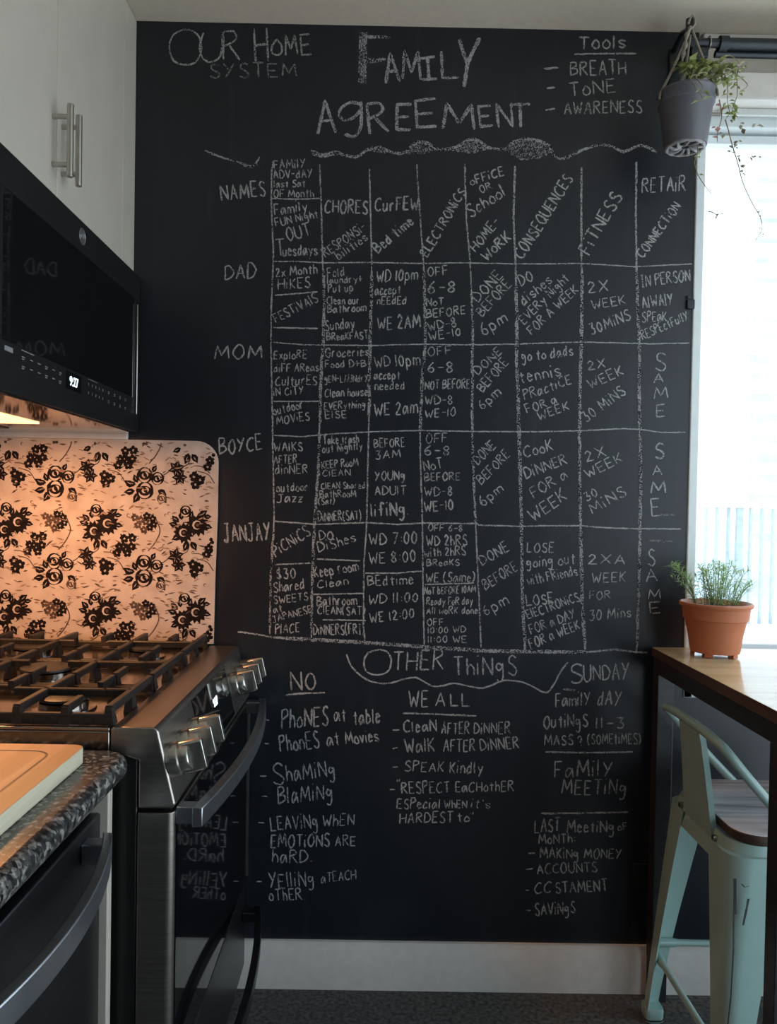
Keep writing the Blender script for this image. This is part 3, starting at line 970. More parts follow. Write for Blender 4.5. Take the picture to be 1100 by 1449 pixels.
# ------------------------------------------------------------------ floral splash panel
P0, P1, PZ0, PZ1 = -.0, .572, .878, 1.3915
YP = -.006
pan = MB()
outl = [(P0, PZ0), (P1 - .006, PZ0), (P1 - .004, 1.05), (P1, 1.20), (P1, PZ1 - .055)]
for i in range(1, 9):
    a = math.radians(90 * i / 8); outl.append((P1 - .055 + .055 * math.cos(a), PZ1 - .055 + .055 * math.sin(a)))
outl.append((P0, PZ1))
pan.prism(outl, 'y', YP, -.001, 0)
pr = random.Random(5); lay = [0]
def inside(x, z):
    if x < P0 + .001 or x > P1 - .007 or z < PZ0 + .002 or z > PZ1 - .002: return False
    if x > P1 - .055 and z > PZ1 - .055: return math.hypot(x - P1 + .055, z - PZ1 + .055) < .053
    return True
def flat(pts, m):
    if not all(inside(x, z) for x, z in pts): return
    lay[0] += 1; y = YP - .00010 - (lay[0] % 60) * .000004 - (.0003 if m == 0 else 0) - (.0003 if m == 4 else 0)
    pan.add([(x, y, z) for x, z in pts], [tuple(range(len(pts)))], 0 if m == 0 else (1 if m == 4 else m))
def blob(x, z, r, m, wob=.12, n=14, star=0.0):
    ph = pr.uniform(0, 6.28)
    flat([(x + r * (1 + (star if i % 2 else -star) + pr.uniform(-wob, wob)) * math.cos(ph + 6.2832 * i / n), z + r * (1 + (star if i % 2 else -star) + pr.uniform(-wob, wob)) * math.sin(ph + 6.2832 * i / n)) for i in range(n)], m)
def lens(x, z, L, wd, ang, m):
    c_, s_ = math.cos(ang), math.sin(ang)
    flat([(x + c_ * a * L - s_ * b_ * wd, z + s_ * a * L + c_ * b_ * wd) for a, b_ in ((0, 0), (.25, .8), (.55, 1), (1, 0), (.55, -.75), (.25, -.7))], m)
def crescent(x, z, r, wd, a0, a1, m):
    n = 7; o = []; i_ = []
    for k_ in range(n + 1):
        a = a0 + (a1 - a0) * k_ / n; t = math.sin(math.pi * k_ / n); o.append((x + (r + wd * t / 2) * math.cos(a), z + (r + wd * t / 2) * math.sin(a))); i_.append((x + (r - wd * t / 2) * math.cos(a), z + (r - wd * t / 2) * math.sin(a)))
    flat(o + i_[::-1], m)
def vine(pts, wd, m):
    pts = [(p.x, p.y) for p in smooth_path([(a, b_, 0) for a, b_ in pts], 5)]
    for (a, b_), (c_, d_) in zip(pts, pts[1:]):
        L = math.hypot(c_ - a, d_ - b_) or 1; nx, nz = -(d_ - b_) / L * wd / 2, (c_ - a) / L * wd / 2
        flat([(a + nx, b_ + nz), (c_ + nx, d_ + nz), (c_ - nx, d_ - nz), (a - nx, b_ - nz)], m)
def rose(x, z, r, m=1):
    blob(x, z, r, m, .06, 16)
    crescent(x, z + r * .05, r * .62, r * .34, .3, 2.6, 0); crescent(x - r * .05, z - r * .1, r * .66, r * .30, 3.3, 5.9, 0)
    crescent(x, z, r * .28, r * .22, 2.2, 5.0, 0); crescent(x, z, r * .34, r * .2, -.6, 1.6, 0)
def leaf(x, z, L, ang, m=1):
    lens(x, z, L, L * .34, ang, m); lens(x + math.cos(ang) * L * .3, z + math.sin(ang) * L * .3, L * .45, L * .03, ang, 0)
def daisy(x, z, r, m=1):
    blob(x, z, r, m, .08, 26, .16); crescent(x, z, r * .40, r * .20, .4, 5.4, 0); blob(x, z, r * .16, 2, .1, 8)
def small_flower(x, z, r, m):
    for i in range(5): a = i * 1.2566 + .4; blob(x + math.cos(a) * r * .7, z + math.sin(a) * r * .7, r * .5, m, .1, 8)
    blob(x, z, r * .15, 0, .1, 6); lens(x, z, r * 1.7, r * .35, pr.uniform(0, 6.28), m)
TX, TZ = .2262, .2215
K = 1.38
for i in range(-1, 4):
    for j in range(-1, 4):
        fx, fz = .163 - .2262 + i * TX, 1.281 - j * TZ                # rose spray
        for q in range(120):
            lx, lz = fx + pr.uniform(-.115, .115), fz + pr.uniform(-.17, .06); lens(lx, lz, pr.uniform(.009, .022), pr.uniform(.0014, .0026), pr.choice((-.3, .1, .4, 2.9)) + pr.uniform(-.3, .3), pr.choice((3, 3, 2)))
        for q in range(9):
            lx, lz = fx + pr.uniform(-.11, .11), fz + pr.uniform(-.17, .06); crescent(lx, lz, .0036, .002, 0, 5, 2)
        vine([(fx + .040, fz + .020), (fx + .056, fz + .030), (fx + .070, fz + .046)], .0026, 2)
        vine([(fx - .040, fz - .010), (fx - .052, fz + .004), (fx - .068, fz + .026), (fx - .095, fz + .034)], .0024, 2)
        for dx, dz, L, an in ((-.026, -.006, .024, 2.6), (-.024, -.016, .024, 3.3), (-.014, -.020, .026, 4.2), (-.018, .002, .020, 2.0), (.026, .006, .020, .6), (.028, -.014, .022, -.5), (.034, -.022, .024, -1.0), (.016, .026, .018, 1.1), (-.022, -.002, .018, 2.9)): leaf(fx + dx * K * .8, fz + dz * K * .8, L * 1.2, an)
        rose(fx + .030 * K, fz - .026 * K, .0125, 2); rose(fx + .022 * K, fz + .010 * K, .0165); rose(fx - .002, fz + .016 * K, .0205); rose(fx - .001, fz - .012 * K, .0225)
        gx, gz = fx + .078, fz + .040
        for a in range(6): leaf(gx, gz, .022, a * 1.05 + .3)
        for a in range(6): leaf(gx + .008, gz - .022, .020, a * 1.05, 1)
        for dx, dz in ((.122, .020), (.138, .012), (.126, .000)): small_flower(fx + dx, fz + dz, .0110, 1)
        dxx, dzz = fx + .112, fz - .108                                # daisy spray
        vine([(dxx, dzz - .040), (dxx - .004, dzz - .060), (dxx - .02, dzz - .070)], .0026, 2)
        vine([(dxx + .01, dzz - .066), (dxx + .03, dzz - .068), (dxx + .05, dzz - .084)], .0024, 2)
        for dx, dz, L, an in ((-.026, .012, .022, 2.4), (-.02, .018, .020, 1.6), (.002, .020, .020, 1.3), (.024, .026, .024, .7), (.036, .026, .018, .1), (-.004, -.034, .026, -1.9), (.004, -.036, .024, -1.0), (-.024, -.022, .020, 3.6), (-.028, .004, .022, 2.9), (.036, .004, .02, -.2)): leaf(dxx + dx, dzz + dz, L * 1.15, an)
        rose(dxx - .010, dzz + .040, .0150); daisy(dxx - .014, dzz - .014, .0240); daisy(dxx + .020, dzz + .006, .0260)
        for dx, dz in ((-.03, -.082), (-.014, -.088), (-.036, -.098)): small_flower(dxx + dx + .08, dzz + dz + .03, .0100, 1)
        sx_, sz_ = fx + .002, fz - .098                               # small grey sprig
        for dx, dz in ((-.028, .012), (-.013, .007), (-.020, -.006), (0, .002), (.010, -.012), (-.005, -.018), (.002, .017), (.017, .010), (.020, -.004)): small_flower(sx_ + dx, sz_ + dz, .0085, 1 if dx > 0 else 2)
        vine([(sx_ + .024, sz_ + .012), (sx_ + .036, sz_ - .02), (sx_ + .024, sz_ - .05), (sx_ + .006, sz_ - .072)], .0030, 2)
        tx_, tz_ = fx - .044, fz + .070
        for dx, dz in ((-.008, .012), (.012, .014), (-.010, -.008), (.010, -.008), (0, -.024)): small_flower(tx_ + dx, tz_ + dz, .0100, 1)
po = pan.build('splash_panel', ('panel_cream', 'print_dark', 'print_mid', 'print_tan'), smooth=0)
tag(po, 'cream splash panel printed with dark roses, on the wall behind the cooktop', 'splash panel')

# ------------------------------------------------------------------ gas range
rg = thing('gas_range', (.32, -.388, 0), 'stainless gas range with cast iron grates standing against the chalkboard wall', 'range')
Y0, Y1 = -.769, -.012
MB().box(.02, Y0 + .003, .06, .599, Y1 - .002, .834).build('body', 'black_enamel', rg, bevel=.002)
MB().box(.06, Y0 + .03, 0, .56, Y1 - .03, .0598).build('base', 'black_plastic', rg)
ck = MB(); ck.box(.02, Y0, .8345, .5545, Y1, .868); ck.box(.02, Y0, .868, .032, Y1, .876); ck.box(.02, Y0, .868, .5545, Y0 + .012, .874); ck.box(.02, Y1 - .012, .868, .5545, Y1, .874)
ck.build('cooktop', 'steel_horizontal', rg, bevel=.002)
cp_ = MB(); cp_.prism([(.5555, .873), (.562, .8755), (.625, .8755), (.632, .871), (.661, .752), (.656, .745), (.6005, .745), (.6005, .822), (.5555, .836)], 'y', Y0, Y1)
cpo = cp_.build('control_panel', 'brushed_steel', rg, bevel=.0045, smooth=30, seg=4)
TA, TB = Vector((.632, 0, .871)), Vector((.661, 0, .752)); NN = Vector((.119, 0, .029)).normalized()
def SL(t, y, off=0.0): p = TA.lerp(TB, t) + NN * off; return (p.x, y, p.z)
def slab(mb, t0, t1, y0, y1, off, m=0):
    return mb.loft([[SL(t0, y0, -.001), SL(t0, y1, -.001), SL(t1, y1, -.001), SL(t1, y0, -.001)], [SL(t0, y0, off), SL(t0, y1, off), SL(t1, y1, off), SL(t1, y0, off)]], True, m)
dg_ = slab(MB(), .05, .95, -.545, -.225, .0015).build('display_glass', 'black_glass', cpo, smooth=0)
slab(MB(), .03, .97, -.2245, -.220, .0022).build('display_trim', 'nickel', cpo, smooth=0)
rotS = Matrix(((0, -NN.z, NN.x), (1, 0, 0), (0, NN.x, NN.z)))
text_mesh('clock_digits', '9:27', 'digits', dg_, SL(.42, -.375, .0020), .024, rotS)
def ring(c0, ax, r, n=32):
    mbx = MB(); x, y = mbx.frame(ax); return [Vector(c0) + x * math.cos(6.28319 * i / n) * r + y * math.sin(6.28319 * i / n) * r for i in range(n)]
for ky in (-.742, -.666, -.590, -.186, -.110, -.036):
    c0 = Vector(SL(.47, ky)); kb = MB()
    kb.loft([ring(c0 + NN * d, NN, r) for d, r in ((0, .0285), (.016, .0285), (.0185, .027), (.0190, .0235), (.032, .0225), (.0345, .0205))])
    kn = kb.build('knob', 'knob_steel', rg, smooth=35)
    up = Vector((-NN.z, 0, NN.x)); sd = Vector((0, 1, 0)); gp = MB()
    def gr(d, hw, hh):
        return [c0 + NN * d + sd * a * hw + up * b_ * hh for a, b_ in ((-1, -.86), (-.6, -1), (.6, -1), (1, -.86), (1, .86), (.6, 1), (-.6, 1), (-1, .86))]
    gp.loft([gr(.020, .0085, .0265), gr(.050, .0075, .0255), gr(.056, .0068, .0245), gr(.0575, .006, .0235)])
    gp.build('grip', 'knob_steel', kn, smooth=30, bevel=.0008)
    tk = MB()
    for i in range(5): a = -.5 + i * .25; p_ = c0 + NN * .0193 + sd * math.sin(a + 2.2) * .0255 + up * math.cos(a + 2.2) * .0255; tk.cyl(p_, p_ + NN * .0004, .0009, n=6)
    tk.build('index_marks', 'black_plastic', kn)
dr = MB().loft([[(p_[0], p_[1], z) for p_ in rrect(.6005, Y0 + .001, .6585, Y1 - .001, .013, 8, (1, 0, 0, 1))] for z in (.284, .738)]).build('oven_door', 'brushed_steel', rg, bevel=.0015, smooth=40)
MB().box(.6586, Y0 + .016, .292, .6606, Y1 - .008, .733).build('door_glass', 'black_glass', dr, smooth=0)
MB().box(.6590, Y1 - .0078, .292, .6640, Y1 - .0040, .72).build('door_edge_trim', 'nickel', dr, smooth=0)
def bow_handle(name, parent, x0, bow, ya, yb, z0, z1, th, m, posts, xb):
    h = MB(); rings = []
    for i in range(25):
        t = i / 24; y = ya + (yb - ya) * t; xx = x0 + bow * (1 - (2 * t - 1) ** 2)
        rings.append([(xx - th, y, z0), (xx, y, z0 + .0015), (xx, y, z1 - .0015), (xx - th, y, z1)])
    h.loft(rings)
    for py in posts:
        t = (py - ya) / (yb - ya); xx = x0 + bow * (1 - (2 * t - 1) ** 2)
        h.box(xb, py - .014, z0 + .003, xx - th * .6, py + .014, z1 - .003)
    return h.build(name, m, parent, bevel=.0018, smooth=50)
bow_handle('handle', dr, .703, .030, -.762, -.022, .713, .747, .017, 'handle_steel', (-.742, -.046), .6586)
dw_ = MB().box(.6005, Y0 + .002, .062, .6575, Y1 - .002, .279).build('drawer', 'dark_steel', rg, bevel=.003)
bow_handle('handle', dw_, .700, .032, -.755, -.030, .192, .222, .016, 'dark_steel', (-.735, -.05), .6576)
MB().box(.6576, -.42, .105, .6582, -.395, .125).build('emblem', 'badge_silver', dw_, smooth=0)
for bx, by, br in ((.43, -.635, .042), (.165, -.635, .036), (.30, -.39, .05), (.43, -.145, .036), (.165, -.145, .044)):
    bn = MB().lathe(bx, by, [(br + .014, .8682), (br + .012, .872), (br, .873), (br, .884), (br - .008, .886)], 36).build('burner', 'steel_horizontal', rg)
    MB().lathe(bx, by, [(br - .004, .8862), (br + .002, .888), (br + .001, .892), (br - .006, .8945)], 36).build('burner_cap', 'cast_iron', bn)
def bar(mb, p, q, wd=.011, z0=.892, z1=.906):
    # a cast bar: flat top, tapering downwards
    p = Vector((p[0], p[1], 0)); q = Vector((q[0], q[1], 0)); d = (q - p).normalized(); n_ = Vector((-d.y, d.x, 0))
    sec = ((-.5, z1 - .002), (-.38, z1), (.38, z1), (.5, z1 - .002), (.36, z0), (-.36, z0))
    mb.loft([[Vector((e_.x, e_.y, z)) + n_ * wd * a for a, z in sec] for e_ in (p, q)])
for gi, (ya, yb) in enumerate(((-.757, -.515), (-.510, -.268), (-.263, -.020))):
    g = MB(); ym = (ya + yb) / 2
    for x in (.548, .400, .062): bar(g, (x, ya + .004), (x, yb - .004), .012)
    bar(g, (.225, ya + .004), (.225, yb - .004), .012)
    for x in (.478, .315, .140):
        bar(g, (x, ya + .004), (x, ya + .072)); bar(g, (x, yb - .072), (x, yb - .004))
    bar(g, (.345, ym), (.505, ym)); bar(g, (.085, ym), (.265, ym))
    bar(g, (.062, ym + .001), (.09, ym + .001), .010); bar(g, (.500, ym + .001), (.548, ym + .001), .010)
    for y in (ya + .006, yb - .006): bar(g, (.056, y), (.554, y), .012, .8745, .893 if gi == 0 and y == ya + .006 else .884)
    for x in (.548, .478, .400, .315, .225, .140, .062):
        for y, s_ in ((ya + .006, 1), (yb - .006, -1)):
            g.loft([[(x - .009, y - .006, .8745), (x + .009, y - .006, .8745), (x + .009, y + .010 * s_ + .006, .8745), (x - .009, y + .010 * s_ + .006, .8745)],
                    [(x - .005, y - .005, .903), (x + .005, y - .005, .903), (x + .005, y + .004 * s_ + .005, .903), (x - .005, y + .004 * s_ + .005, .903)]])
    for x in (.06, .55):
        for y in (ya + .012, yb - .012): g.cyl((x, y, .868), (x, y, .8755), .006, n=10)
    for x in (.548, .400, .225): g.loft([[(x - .008, ym - .016, .8685), (x + .008, ym - .016, .8685), (x + .008, ym + .016, .8685), (x - .008, ym + .016, .8685)], [(x - .005, ym - .010, .895), (x + .005, ym - .010, .895), (x + .005, ym + .010, .895), (x - .005, ym + .010, .895)]])
    g.build('grate', 'cast_iron', rg, smooth=30)

# ------------------------------------------------------------------ counter, end panel, dishwasher, cutting board
ct = MB().prism(rrect(.0, -2.9, .598, -.778, .045, 8, (1, 0, 0, 0)), 'z', .808, .845)
co = ct.build('countertop', 'granite', smooth=50, bevel=.0165, seg=5); tag(co, 'speckled black granite countertop with a rounded front edge beside the range', 'countertop')
ep = MB().box(.0, -.806, 0, .567, -.787, .8065).build('cabinet_end_panel', 'cabinet_white', bevel=.002); tag(ep, 'narrow white end panel between the dishwasher and the range', 'panel')
dwh = thing('dishwasher', (.28, -1.115, 0), 'dark steel dishwasher with a bowed bar handle under the granite counter', 'dishwasher')
MB().box(.02, -1.414, .09, .528, -.808, .803).build('body', 'black_plastic', dwh, bevel=.002)
MB().box(.05, -1.40, 0, .49, -.83, .0898).build('toe_kick', 'black_plastic', dwh)
dd = MB().box(.529, -1.412, .10, .556, -.809, .754).build('door', 'dark_steel', dwh, bevel=.003)
lip = MB().box(.529, -1.412, .757, .544, -.809, .803).build('control_lip', 'black_glass', dwh, bevel=.002)
lg = MB()
for i, y in enumerate((-.875, -.905, -.945, -.995, -1.01, -1.022, -1.034, -1.05)): lg.box(.5441, y - .004, .789, .5444, y + .003, .793 if i > 2 else .797)
lg.build('indicator_marks', 'print_white', lip, smooth=0)
bow_handle('handle', dd, .588, .042, -1.38, -.852, .706, .742, .014, 'handle_steel', (-1.352, -.880), .5561)
cb = thing('cutting_board', (.3, -1.06, .845), 'pale bamboo cutting board with a juice groove lying on the granite counter', 'cutting board')
bd = MB(); bo = rrect(.06, -1.30, .546, -.846, .018, 6)
bd.loft([[(x, y, z) for x, y in bo] for z in (.8455, .8705)], True, 0)
bd.m[-1] = 1
bd.build('board', ('board_edge_wood', 'board_wood'), cb, bevel=.002)
gv = MB(); a_ = rrect(.095, -1.265, .512, -.880, .03, 6); b__ = rrect(.098, -1.262, .509, -.883, .028, 6)
n_ = len(a_); gv.add([(x, y, .8709) for x, y in a_] + [(x, y, .8709) for x, y in b__], [(i, (i + 1) % n_, n_ + (i + 1) % n_, n_ + i) for i in range(n_)])
gv.build('juice_groove', 'table_edge_wood', cb, smooth=0)

# ------------------------------------------------------------------ bar table
tb = thing('bar_table', (2.0, -.33, 0), 'counter-height table with a light wood top on a black steel frame', 'table')
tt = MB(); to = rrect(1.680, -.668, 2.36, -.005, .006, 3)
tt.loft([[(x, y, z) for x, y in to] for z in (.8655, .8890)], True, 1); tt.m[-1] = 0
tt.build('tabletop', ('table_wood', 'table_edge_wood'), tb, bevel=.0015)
f = MB()
f.box(1.684, -.66, .827, 1.706, -.012, .865); f.box(2.334, -.66, .827, 2.356, -.012, .865); f.box(1.7062, -.034, .827, 2.3338, -.012, .865); f.box(1.7062, -.66, .827, 2.3338, -.638, .865)
f.build('frame', 'table_black', tb, bevel=.001)
for x in (1.684, 2.316):
    for y in (-.050, -.660): MB().box(x, y, 0, x + .04, y + .04, .8268).build('leg', 'table_black', tb, bevel=.0015)

# ------------------------------------------------------------------ bar stool
st = thing('bar_stool', (1.85, -.32, 0), 'mint green metal stool with a wooden seat tucked under the table', 'stool')
cx_, cy_ = 1.852, -.318
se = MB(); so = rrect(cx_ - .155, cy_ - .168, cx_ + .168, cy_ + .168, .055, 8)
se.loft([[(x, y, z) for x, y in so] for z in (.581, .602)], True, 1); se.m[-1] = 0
se.build('seat', ('seat_wood_glare', 'seat_edge_wood'), st, bevel=.003)
ap = MB(); r1 = rrect(cx_ - .165, cy_ - .165, cx_ + .165, cy_ + .165, .06, 8); r2 = rrect(cx_ - .176, cy_ - .176, cx_ + .176, cy_ + .176, .062, 8); r3 = rrect(cx_ - .169, cy_ - .169, cx_ + .169, cy_ + .169, .058, 8); r4 = rrect(cx_ - .158, cy_ - .158, cx_ + .158, cy_ + .158, .055, 8)
ap.loft([[(x, y, .5805) for x, y in r4], [(x, y, .5805) for x, y in r1], [(x, y, .525) for x, y in r2], [(x, y, .525) for x, y in r3], [(x, y, .578) for x, y in r4]], False)
ap.build('apron', 'stool_paint', st, smooth=50)
def stool_leg(sx, sy):
    # folded sheet-metal leg: wide at the top, slim at the foot, rounded on the outer corner
    rings = []
    for t in (0, .02, .12, .3, .55, .8, .94, 1.0):
        z = .03 + (.56 - .03) * (1 - t); k = (1 - t) ** 1.25
        ox = cx_ + sx * (.205 - .026 * (1 - t) - .004 * k); oy = cy_ + sy * (.222 - .043 * (1 - t) - .003 * k)
        wd = .040 + .068 * k; rr = .018 + .028 * k
        out = []
        for q in range(7):
            a = math.radians(90 * q / 6); out.append((ox - sx * rr * (1 - math.cos(a)), oy - sy * rr * (1 - math.sin(a))))
        o_ = [(ox, oy - sy * wd)] + out + [(ox - sx * wd, oy)]
        i_ = [(ox - sx * (wd - .002), oy - sy * .004), (ox - sx * (rr * .6 + .004), oy - sy * (rr * .35 + .003)), (ox - sx * (rr * .35 + .003), oy - sy * (rr * .6 + .004)), (ox - sx * .004, oy - sy * (wd - .002))]
        rings.append([(x, y, z) for x, y in o_ + i_])
    lg = MB().loft(rings).build('leg', 'stool_paint', st, smooth=45)
    rb = MB(); fx, fy = cx_ + sx * .186, cy_ + sy * .203
    rb.loft([[(x, y, z) for x, y in rrect(fx - r, fy - r, fx + r, fy + r, .012, 4)] for z, r in ((.0, .019), (.004, .022), (.030, .023), (.036, .0215))])
    rb.build('foot_cap', 'stool_paint' if sx < 0 else 'rubber', lg, smooth=40)
    rb = MB(); rb.loft([[(x, y, z) for x, y in rrect(fx - r, fy - r, fx + r, fy + r, .012, 4)] for z, r in ((.0, .0195), (.010, .0235), (.0105, .0225))])
    rb.build('rubber_tip', 'rubber', lg, smooth=40)
    return lg
LG = {}
for sx in (-1, 1):
    for sy in (-1, 1): LG[(sx, sy)] = stool_leg(sx, sy)
# worn scratches and the pressed rib of the near leg
sc_ = MB(); xo = cx_ - .17
def leg_y(z): return cy_ - (.222 - .043 * ((z - .03) / .53)) - .0022
for pts, w_ in (([(-.075, .462), (-.078, .40), (-.079, .33), (-.085, .24), (-.092, .185)], .0034), ([(-.062, .452), (-.056, .446), (-.047, .449)], .0042), ([(-.049, .425), (-.053, .405), (-.060, .375)], .0050), ([(-.075, .462), (-.0748, .395)], .0065)):
    for (a, z), (b_, z2) in zip(pts, pts[1:]):
        sc_.add([(cx_ + a - w_ / 2, leg_y(z), z), (cx_ + a + w_ / 2, leg_y(z), z), (cx_ + b_ + w_ / 2 * .8, leg_y(z2), z2), (cx_ + b_ - w_ / 2 * .8, leg_y(z2), z2)], [(0, 1, 2, 3)])
for v_ in range(len(sc_.v)): x, y, z = sc_.v[v_]; sc_.v[v_] = (x - .098, y - .0012, z + .066)
sc_.build('scuff_mark', 'scuff', LG[(-1, -1)], smooth=0, label='black scuffs where the paint has rubbed off')
def stretcher(a, b_, z, r=.0075):
    p0 = Vector((cx_ + a[0] * .182, cy_ + a[1] * .192, z)); p1 = Vector((cx_ + b_[0] * .182, cy_ + b_[1] * .192, z)); d = p1 - p0
    MB().tube([p0, p0 + d * .10, p0 + d * .14, p0 + d * .86, p0 + d * .90, p1], [.0105, .0105, r, r, .0105, .0105], 12).build('stretcher', 'stool_paint', st)
stretcher((-1, 1), (1, 1), .195); stretcher((-1, -1), (1, -1), .195); stretcher((-1, -1), (-1, 1), .165); stretcher((1, -1), (1, 1), .165)
path = [(1.835, -.148, .595), (1.775, -.150, .655), (1.715, -.152, .720), (1.672, -.160, .765), (1.657, -.185, .780), (1.657, -.25, .784), (1.657, -.38, .784), (1.657, -.445, .781), (1.668, -.477, .768), (1.705, -.487, .722), (1.765, -.489, .655), (1.835, -.489, .592)]
MB().tube(smooth_path(path, 5), .0098, 14).build('back_rail', 'stool_paint', st)
sp = MB(); rings = []
for t in (0, .15, .4, .7, .9, 1):
    z = .773 - t * .215; x = 1.657 + .024 * t ** .8; w0 = .056 + .020 * t; y0 = cy_
    rings.append([(x, y0 - w0, z), (x + .012, y0 - w0 - .001, z), (x + .012, y0 - w0 + .002, z), (x + .0018, y0 - w0 + .0025, z), (x + .0018, y0 + w0 - .0025, z), (x + .012, y0 + w0 - .002, z), (x + .012, y0 + w0 + .001, z), (x, y0 + w0, z)])
sp.loft(rings).build('back_splat', 'stool_paint', st, smooth=30)
for y in (cy_ - .091, cy_ + .091): MB().cyl((1.690, y, .566), (1.676, y, .568), .006, n=12).build('bolt', 'nickel', st)

# ------------------------------------------------------------------ potted herb on the table
hp = thing('potted_herb', (1.80, -.115, .8895), 'terracotta pot of feathery rosemary standing on the table by the window', 'potted plant')
px_, py_, pz_ = 1.797, -.112, .8895
pot = MB()
pot.lathe(px_, py_, [(0.0434, pz_ + .012), (0.0560, pz_ + .0095), (0.0574, pz_ + .014), (0.0622, pz_ + .05), (0.0695, pz_ + .083), (0.0719, pz_ + .088), (0.0748, pz_ + .0895), (0.0772, pz_ + .112), (0.0786, pz_ + .118), (0.0830, pz_ + .119), (0.0847, pz_ + .124), (0.0835, pz_ + .128), (0.0801, pz_ + .129), (0.0762, pz_ + .124), (0.0733, pz_ + .112), (.0, pz_ + .112)], 56, caps=False)
for i in range(5):
    a = i * 1.2566 + .3
    pot.loft([[(px_ + (.054 + d) * math.cos(a + o_), py_ + (.054 + d) * math.sin(a + o_), z) for d, o_ in ((-.008, -.17), (.001, -.17), (.0015, 0), (.001, .17), (-.008, .17))] for z in (pz_ + .0005, pz_ + .0105)])
pot.build('pot', 'terracotta', hp, smooth=35)
so_ = MB(); rr_ = random.Random(8)
ringz = [[(px_ + r * math.cos(6.2832 * i / 30), py_ + r * math.sin(6.2832 * i / 30), pz_ + .1155 + rr_.uniform(-.002, .003)) for i in range(30)] for r in (.0725, .06, .04, .02, .004)]
so_.loft(ringz).build('soil', 'soil', hp, smooth=60)
rm = MB(); stem = MB(); rr_ = random.Random(21)
for s_ in range(46):
    a = rr_.uniform(0, 6.28); r0 = rr_.uniform(.004, .052); lean = rr_.uniform(.012, .046); hgt = rr_.uniform(.045, .112)
    if s_ < 5: a = math.pi + rr_.uniform(-.5, .5); lean = rr_.uniform(.050, .070); hgt = rr_.uniform(.055, .105); r0 = .045
    if 5 <= s_ < 10: a = rr_.uniform(-.5, .5); lean = rr_.uniform(.035, .05); hgt = rr_.uniform(.05, .09); r0 = .045
    b0 = Vector((px_ + r0 * math.cos(a), py_ + .6 * r0 * math.sin(a), pz_ + .114)); lx = lean * math.cos(a); ly = .55 * lean * math.sin(a)
    pts = smooth_path([b0, b0 + Vector((lx * .25, ly * .25, hgt * .45)), b0 + Vector((lx * .65, ly * .65, hgt * .85)), b0 + Vector((lx, ly, hgt))], 4)
    stem.tube(pts, [.0009 - .0006 * i / len(pts) for i in range(len(pts))], 5)
    for i in range(int(hgt / .0032)):
        t = .10 + .90 * i / (hgt / .0032); q = min(int(t * (len(pts) - 1)), len(pts) - 2); p_ = pts[q].lerp(pts[q + 1], t * (len(pts) - 1) - q)
        ph = i * 2.4 + s_; ln = rr_.uniform(.016, .034) * (1.1 - .4 * t); el = rr_.uniform(-.1, .9) + .2 * t
        tip = p_ + Vector((math.cos(ph) * math.cos(el), math.sin(ph) * math.cos(el), math.sin(el))) * ln
        if tip.y > -.006: tip.y = -.006
        blades(rm, p_, tip, rr_.uniform(.0008, .0012), sag=.004)
stem.build('stems', 'rosemary_stem', hp); rm.build('leaves', 'rosemary', hp, smooth=0)

# ------------------------------------------------------------------ curtain rod with its bracket
cr = thing('curtain_rod', (1.78, -.10, 2.35), 'black metal curtain rod above the window, under the ceiling', 'curtain rod')
r = MB(); r.cyl((1.775, -.105, 2.353), (2.48, -.105, 2.353), .0135, n=20); r.cyl((1.700, -.105, 2.354), (1.776, -.105, 2.354), .0105, n=20); r.cyl((1.772, -.105, 2.353), (1.792, -.105, 2.353), .0175, n=20)
r.build('rod', 'rod_metal', cr, smooth=40)
MB().cyl((1.770, -.088, 2.338), (2.48, -.088, 2.338), .0085, n=16).build('inner_rod', 'rod_metal', cr)
bk = MB(); bk.box(1.690, -.006, 2.295, 1.722, 0, 2.395); bk.box(1.699, -.115, 2.340, 1.712, -.0062, 2.352); bk.tube([(1.700, -.004, 2.39), (1.690, -.09, 2.385), (1.680, -.165, 2.352)], .0065, 8); bk.box(1.705, -.112, 2.318, 1.745, -.098, 2.341)
bk.build('bracket', 'rod_metal', cr, bevel=.001)
MB().cyl((1.679, -.165, 2.335), (1.679, -.165, 2.373), .0095, n=18).build('finial', 'rod_metal', cr, bevel=.001)
MB().tube([(1.748 + .0005 * 0, -.105 + .0145 * math.cos(a * .4488), 2.354 + .0145 * math.sin(a * .4488)) for a in range(15)], .0016, 6).build('ring', 'nickel', cr)

# ------------------------------------------------------------------ hanging plant
hg = thing('hanging_plant', (1.675, -.165, 2.085), 'trailing plant in a grey plastic pot hung by ropes from the rod bracket', 'hanging plant')
qx, qy, qz = 1.675, -.165, 2.079
pot = MB()
pot.lathe(qx, qy, [(.0, qz + .004), (.043, qz + .004), (.0470, qz + .001), (.0485, qz + .006), (.0590, qz + .092), (.0600, qz + .0945), (.0628, qz + .096), (.0645, qz + .118), (.0660, qz + .120), (.0655, qz + .124), (.0625, qz + .1245), (.0605, qz + .120), (.058, qz + .104), (0, qz + .104)], 48, caps=False)
pot.build('pot', 'pot_grey', hg, smooth=35)
bs = MB(); rr_ = random.Random(4)
for i in range(9):
    a = i * .698; p_ = [(qx + (.010 + .033 * t) * math.cos(a + .5 * t), qy + (.010 + .033 * t) * math.sin(a + .5 * t), qz + .0035 - .006 * math.sin(math.pi * t)) for t in (0, .25, .5, .75, 1)]
    bs.tube(smooth_path(p_, 3), .0042, 7)
bs.tube([(qx + .0405 * math.cos(i * .2618), qy + .0405 * math.sin(i * .2618), qz + .001 + .0018 * math.sin(i * 3.1)) for i in range(25)], .0050, 7)
bs.build('ribbed_base', 'pot_base_grey', hg)
